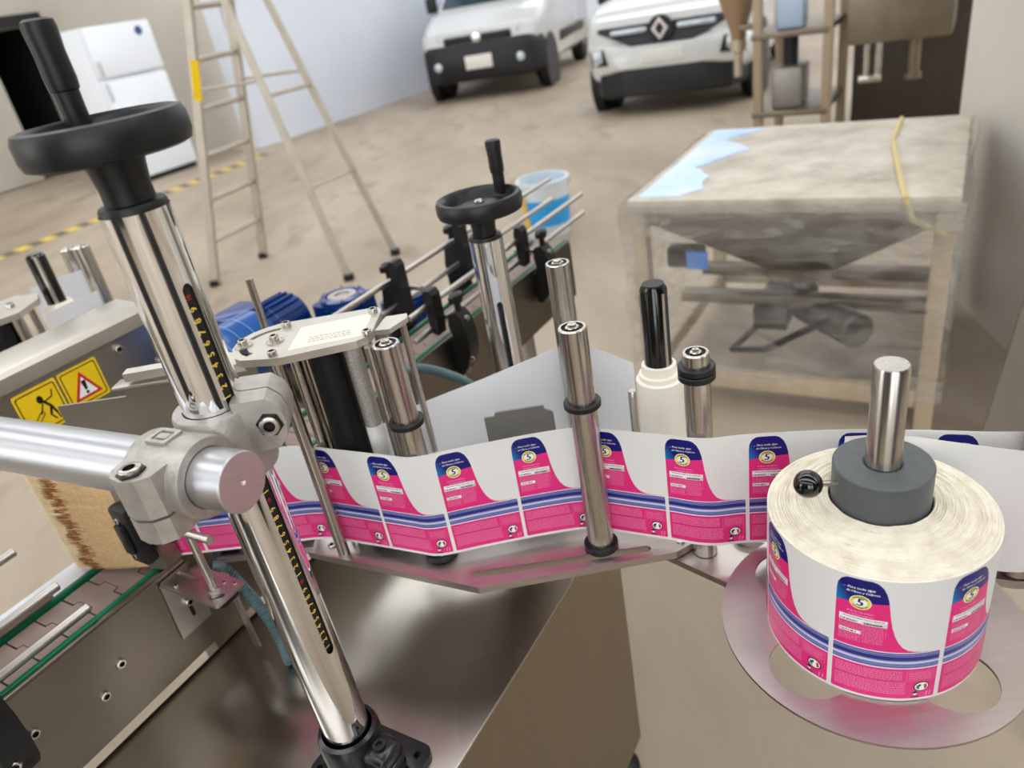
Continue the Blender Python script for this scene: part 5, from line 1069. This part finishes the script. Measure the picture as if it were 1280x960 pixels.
def sticker(s0, s1, z0, z1, kind):
    W, H = s1 - s0, z1 - z0; tt = -1.2052
    g = lambda u, v, d: (s0 + u * W, tt + d, z0 + v * H)
    b = MB(MF)
    def poly(pts, mi, lay, holes=()): b.prism(pts, 0.0002 + lay * 0.0002, 0.0003 + lay * 0.0002, holes=holes, fr=g, mi=mi)
    poly(rrect(0, 1, 0, 1, 0.05), 0, 0)
    poly(rrect(0.05, 0.95, 0.06, 0.94, 0.06), 1, 1, holes=[rrect(0.075, 0.925, 0.085, 0.915, 0.05)])
    if kind == 'tri':
        poly([(0.14, 0.16), (0.86, 0.16), (0.50, 0.84)], 2, 1); poly([(0.25, 0.225), (0.75, 0.225), (0.50, 0.70)], 3, 2)
        poly([(0.47, 0.36), (0.53, 0.36), (0.56, 0.60), (0.44, 0.60)], 1, 3); poly([(0.5 + 0.04 * math.cos(PI / 5 * i), 0.29 + 0.04 * math.sin(PI / 5 * i)) for i in range(10)], 1, 3)
    else:
        poly([(0.52 + 0.07 * math.cos(PI / 6 * i), 0.70 + 0.09 * math.sin(PI / 6 * i)) for i in range(12)], 1, 2)
        for a, c, w in (((0.55, 0.66), (0.68, 0.48), 0.055), ((0.68, 0.48), (0.74, 0.28), 0.05), ((0.74, 0.28), (0.76, 0.14), 0.03), ((0.68, 0.48), (0.60, 0.30), 0.05), ((0.60, 0.30), (0.68, 0.16), 0.03), ((0.60, 0.62), (0.78, 0.66), 0.03), ((0.78, 0.66), (0.84, 0.80), 0.025), ((0.54, 0.60), (0.42, 0.40), 0.03)):
            a, c = Vector(a), Vector(c); n_ = Vector((-(c - a).y, (c - a).x)).normalized() * w * 0.5; poly([tuple(a + n_), tuple(c + n_), tuple(c - n_), tuple(a - n_)], 1, 2)
        poly(slot2((0.20, 0.22), (0.44, 0.40), 0.055), 1, 2, holes=[slot2((0.20, 0.22), (0.44, 0.40), 0.035)])
        poly([(0.20 + 0.025 * math.cos(PI / 5 * i), 0.22 + 0.03 * math.sin(PI / 5 * i)) for i in range(10)], 1, 2)
    return b.build('warning_sticker', [YELLOW, STBLACK, STRED, LWHITE], hg, smooth=0)
plabel(sticker(0.443, 0.514, 0.919, 0.994, 'man'), 'yellow entanglement warning sticker'); plabel(sticker(0.5175, 0.586, 0.926, 0.994, 'tri'), 'yellow warning triangle sticker')
# its rollers and liner, seen over the housing
ob_ = thing('opposite_base_plate', 'steel plate carrying the opposite rollers behind the housing', 'base plate', MF(0.68, -1.42, 0))
b = MB(MF); b.box(0.49, 0.86, -1.56, -1.30, PZ - 0.01, PZ, 0.002); b.build('plate', STEELH, ob_)
b = MB(MF); b.box(0.66, 0.76, -1.47, -1.37, 0, PZ - 0.0105, 0.004); b.build('column', STEELH, ob_)
def back_roller(label, s, t, z1, r, m=STEEL, name='back_roller'):
    P = MF(s, t, 0); th_ = thing(name, label, 'roller', MF(s, t, PZ), 'rollers of the opposite station')
    b = MB(); b.lathe((P.x, P.y, PZ + 0.0005), (0, 0, 1), [(r, 0), (r, z1 - PZ - 0.002), (r - 0.002, z1 - PZ)], 28); b.build('tube', m, th_)
    b = MB(); b.lathe((P.x, P.y, z1), (0, 0, 1), [(r * 0.6, -0.0005), (r * 0.55, 0.003), (0, 0.003)], 20); b.build('shaft_end', STEEL, th_)
back_roller('nearer plain steel roller standing behind the housing', 0.757, -1.42, 1.118, 0.0155)
back_roller('farther plain steel roller standing behind the housing', 0.775, -1.50, 1.105, 0.0155)
bs = thing('back_spindle', 'black spindle with steel rib behind the housing at far left', 'spindle', MF(0.673, -1.42, PZ))
P = MF(0.673, -1.42, 0)
b = MB(); b.lathe((P.x, P.y, PZ + 0.0005), (0, 0, 1), [(0.0165, 0), (0.0165, 0.325), (0.012, 0.330), (0, 0.330)], 32); b.build('shaft', BLACKC, bs)
b = MB(); b.lathe((P.x + 0.008, P.y - 0.0145, PZ + 0.02), (0, 0, 1), [(0.0035, 0), (0.0035, 0.308)], 10); b.build('steel_rib', STEEL, bs)
bcx = thing('back_core', 'pale plastic core on the far left black spindle', 'core', MF(0.673, -1.42, PZ))
b = MB(); b.lathe((P.x, P.y, PZ + 0.001), (0, 0, 1), [(0.0172, 0), (0.026, 0), (0.026, 0.228), (0.023, 0.236), (0.0172, 0.236)], 32, cap=False); b.build('sleeve', SLEEVE, bcx)
def mpath(pts): return Path([Vector((MF(s, t, 0).x, MF(s, t, 0).y)) for s, t in pts])
b = MB(); mpath([(0.63, -1.384), (0.66, -1.383), (0.70, -1.383), (0.732, -1.384)]).sheet(b, PZ + 0.01, 1.040); tag(b.build('back_liner', LINER, smooth=50), 'white liner beside the pale core behind the housing', 'paper liner')
b = MB(); mpath([(0.660, -1.47), (0.69, -1.465), (0.752, -1.452), (0.765, -1.44)]).sheet(b, PZ + 0.01, 1.070); tag(b.build('back_liner', LINER, smooth=50), 'bluish white liner sheet rising behind the pale core', 'paper liner')
bh = thing('back_drive_head', 'cream top plate of the opposite drive head at the left edge', 'drive head', MF(0.58, -1.42, PZ))
b = MB(MF); b.prism([(0.50, -1.37), (0.575, -1.352), (0.628, -1.385), (0.648, -1.42), (0.63, -1.47), (0.52, -1.48)], 1.058, 1.068); b.build('top_plate', HEADP, bh, smooth=25)
for s_, t_, r_, m_ in ((0.612, -1.392, 0.0065, STEEL), (0.575, -1.375, 0.012, STEEL), (0.548, -1.385, 0.018, RUBBER), (0.52, -1.385, 0.01, STEEL)):
    b = MB(MF); b.cyl((s_, t_, PZ), (s_, t_, 1.0578), r_, n=20); b.build('pillar' if m_ is STEEL else 'rubber_roller', m_, bh)
socket_bolt('bolt', bh, (0.588, -1.40, 1.068), (0, 0, 1), 0.007, 0.008, MF)

# ================================================================== blue gear motors on the far side of the conveyor
def motor(label, s0, s1, t, z, R, ribs, m, boxside):
    th_ = thing('gear_motor', label, 'motor', MF((s0 + s1) / 2, t, 0.66), 'blue motors beyond the conveyor')
    b = MB(MF); b.lathe((s0, t, z), (1, 0, 0), [(0.0, 0.0), (R * 0.55, 0.0), (R * 0.92, 0.012), (R, 0.030), (R, 0.055)], 40); b.lathe((s0, t, z), (1, 0, 0), [(R * 0.97, 0.055), (R * 0.97, s1 - s0)], 40); b.build('body', m, th_)
    for k in range(3):
        x = s0 + 0.030 + k * 0.03; bb = MB(MF); bb.lathe((x, t, z), (1, 0, 0), [(R + .0002, 0), (R + .0008, 0.0004), (R + .0008, 0.0012), (R + .0002, 0.0016)], 40, cap=False); bb.build('seam', mat('pale_blue_seam', srgb(120, 170, 226), 0.4), th_)
    if ribs:
        for k in range(13):
            a = math.radians(-20 + k * 18); bb = MB(frame(MF(s0 + 0.05, t, z), MF(1, 0, 0), MF(0, math.cos(a), 0) + Vector((0, 0, math.sin(a))), MF(0, -math.sin(a), 0) + Vector((0, 0, math.cos(a)))))
            bb.box(0, s1 - s0 - 0.055, R * 0.95, R * 1.10, -0.0015, 0.0015); bb.build('cooling_fin', m, th_, smooth=0)
    if ribs: b = MB(MF); b.box(s0 - 0.02, s0 + 0.075, t - boxside * 0.035, t + 0.035 * boxside, z + R * 0.88, z + R + 0.022, 0.006); b.build('terminal_box', BLUE, th_)
    b = MB(MF); b.cyl((s0 + 0.10, t + 0.045, z - 0.02), (s0 + 0.10, t + 0.085, z - 0.03), 0.010, n=14); b.build('cable_gland', mat('gland_blue', srgb(24, 40, 160), 0.3), th_)
    b = MB(MF); b.box((s0 + s1) / 2 - 0.03, (s0 + s1) / 2 + 0.03, t - 0.03, -0.9785, 0.70, 0.715, 0.002); b.box((s0 + s1) / 2 - 0.03, (s0 + s1) / 2 + 0.03, t - 0.02, t + 0.02, 0.715, z - R * 0.9, 0.002); b.build('mounting_bracket', SIDE, th_)
motor('round blue motor with pale seams between the near post and the drive head', 0.705, 0.84, -1.115, 0.905, 0.064, False, BLUE2, 1)
motor('dark blue ribbed motor behind the drive head plate', 0.86, 1.03, -1.225, 0.865, 0.052, True, BLUE, 1)
def gearbox(label, s, t, z, w):
    th_ = thing('worm_gearbox', label, 'gearbox', MF(s, t, 0.66), 'blue worm gearboxes beyond the conveyor')
    b = MB(MF); b.prism(rrect(s - w, s + w, t - w, t + w, 0.014), z - 0.09, z); b.build('body', BLUE, th_, smooth=30)
    b = MB(MF); b.lathe((s, t, z), (0, 0, 1), [(w * 0.96, 0), (w * 0.96, 0.008), (w * 0.7, 0.010), (w * 0.66, 0.004)], 32); b.build('flange', BLUE, th_)
    b = MB(MF); b.lathe((s, t, z + 0.004), (0, 0, 1), [(w * 0.66, 0), (w * 0.6, 0.006), (w * 0.32, 0.006), (w * 0.30, 0.002), (0, 0.002)], 32); b.build('bearing_cover', STEELH, th_)
    for k in range(6):
        a = PI / 3 * k + 0.3; socket_bolt('bolt', th_, (s + w * 0.84 * math.cos(a), t + w * 0.84 * math.sin(a), z + 0.008), (0, 0, 1), 0.005, 0.005, MF)
    for k in range(8):
        a = PI / 4 * k; bb = MB(frame(MF(s, t, z - 0.05), MF(math.cos(a), math.sin(a), 0), MF(-math.sin(a), math.cos(a), 0))); bb.box(w * 0.98, w * 1.14, -0.003, 0.003, -0.035, 0.045); bb.build('rib', BLUE, th_, smooth=0)
    b = MB(MF); b.box(s - 0.03, s + 0.03, t, -0.9785, 0.70, 0.712, 0.002); b.box(s - 0.03, s + 0.03, t - 0.02, t + 0.02, 0.70, z - 0.088, 0.002); b.build('mounting_bracket', SIDE, th_)
gearbox('left blue worm gearbox with a round steel cover', 1.09, -1.13, 0.882, 0.052)
gearbox('right blue worm gearbox nearer the guide rails', 1.26, -1.10, 0.815, 0.050)
b = MB(MF); b.cyl((0.66, -0.86 - 0.0, PZ), (0.664, -0.86, 1.113), 0.0055, n=16); tag(b.build('upright_rod', STEEL), 'tall thin steel rod rising behind the drive head plate', 'rod')
for o in bpy.data.objects:
    if '_o' in o: del o['_o']
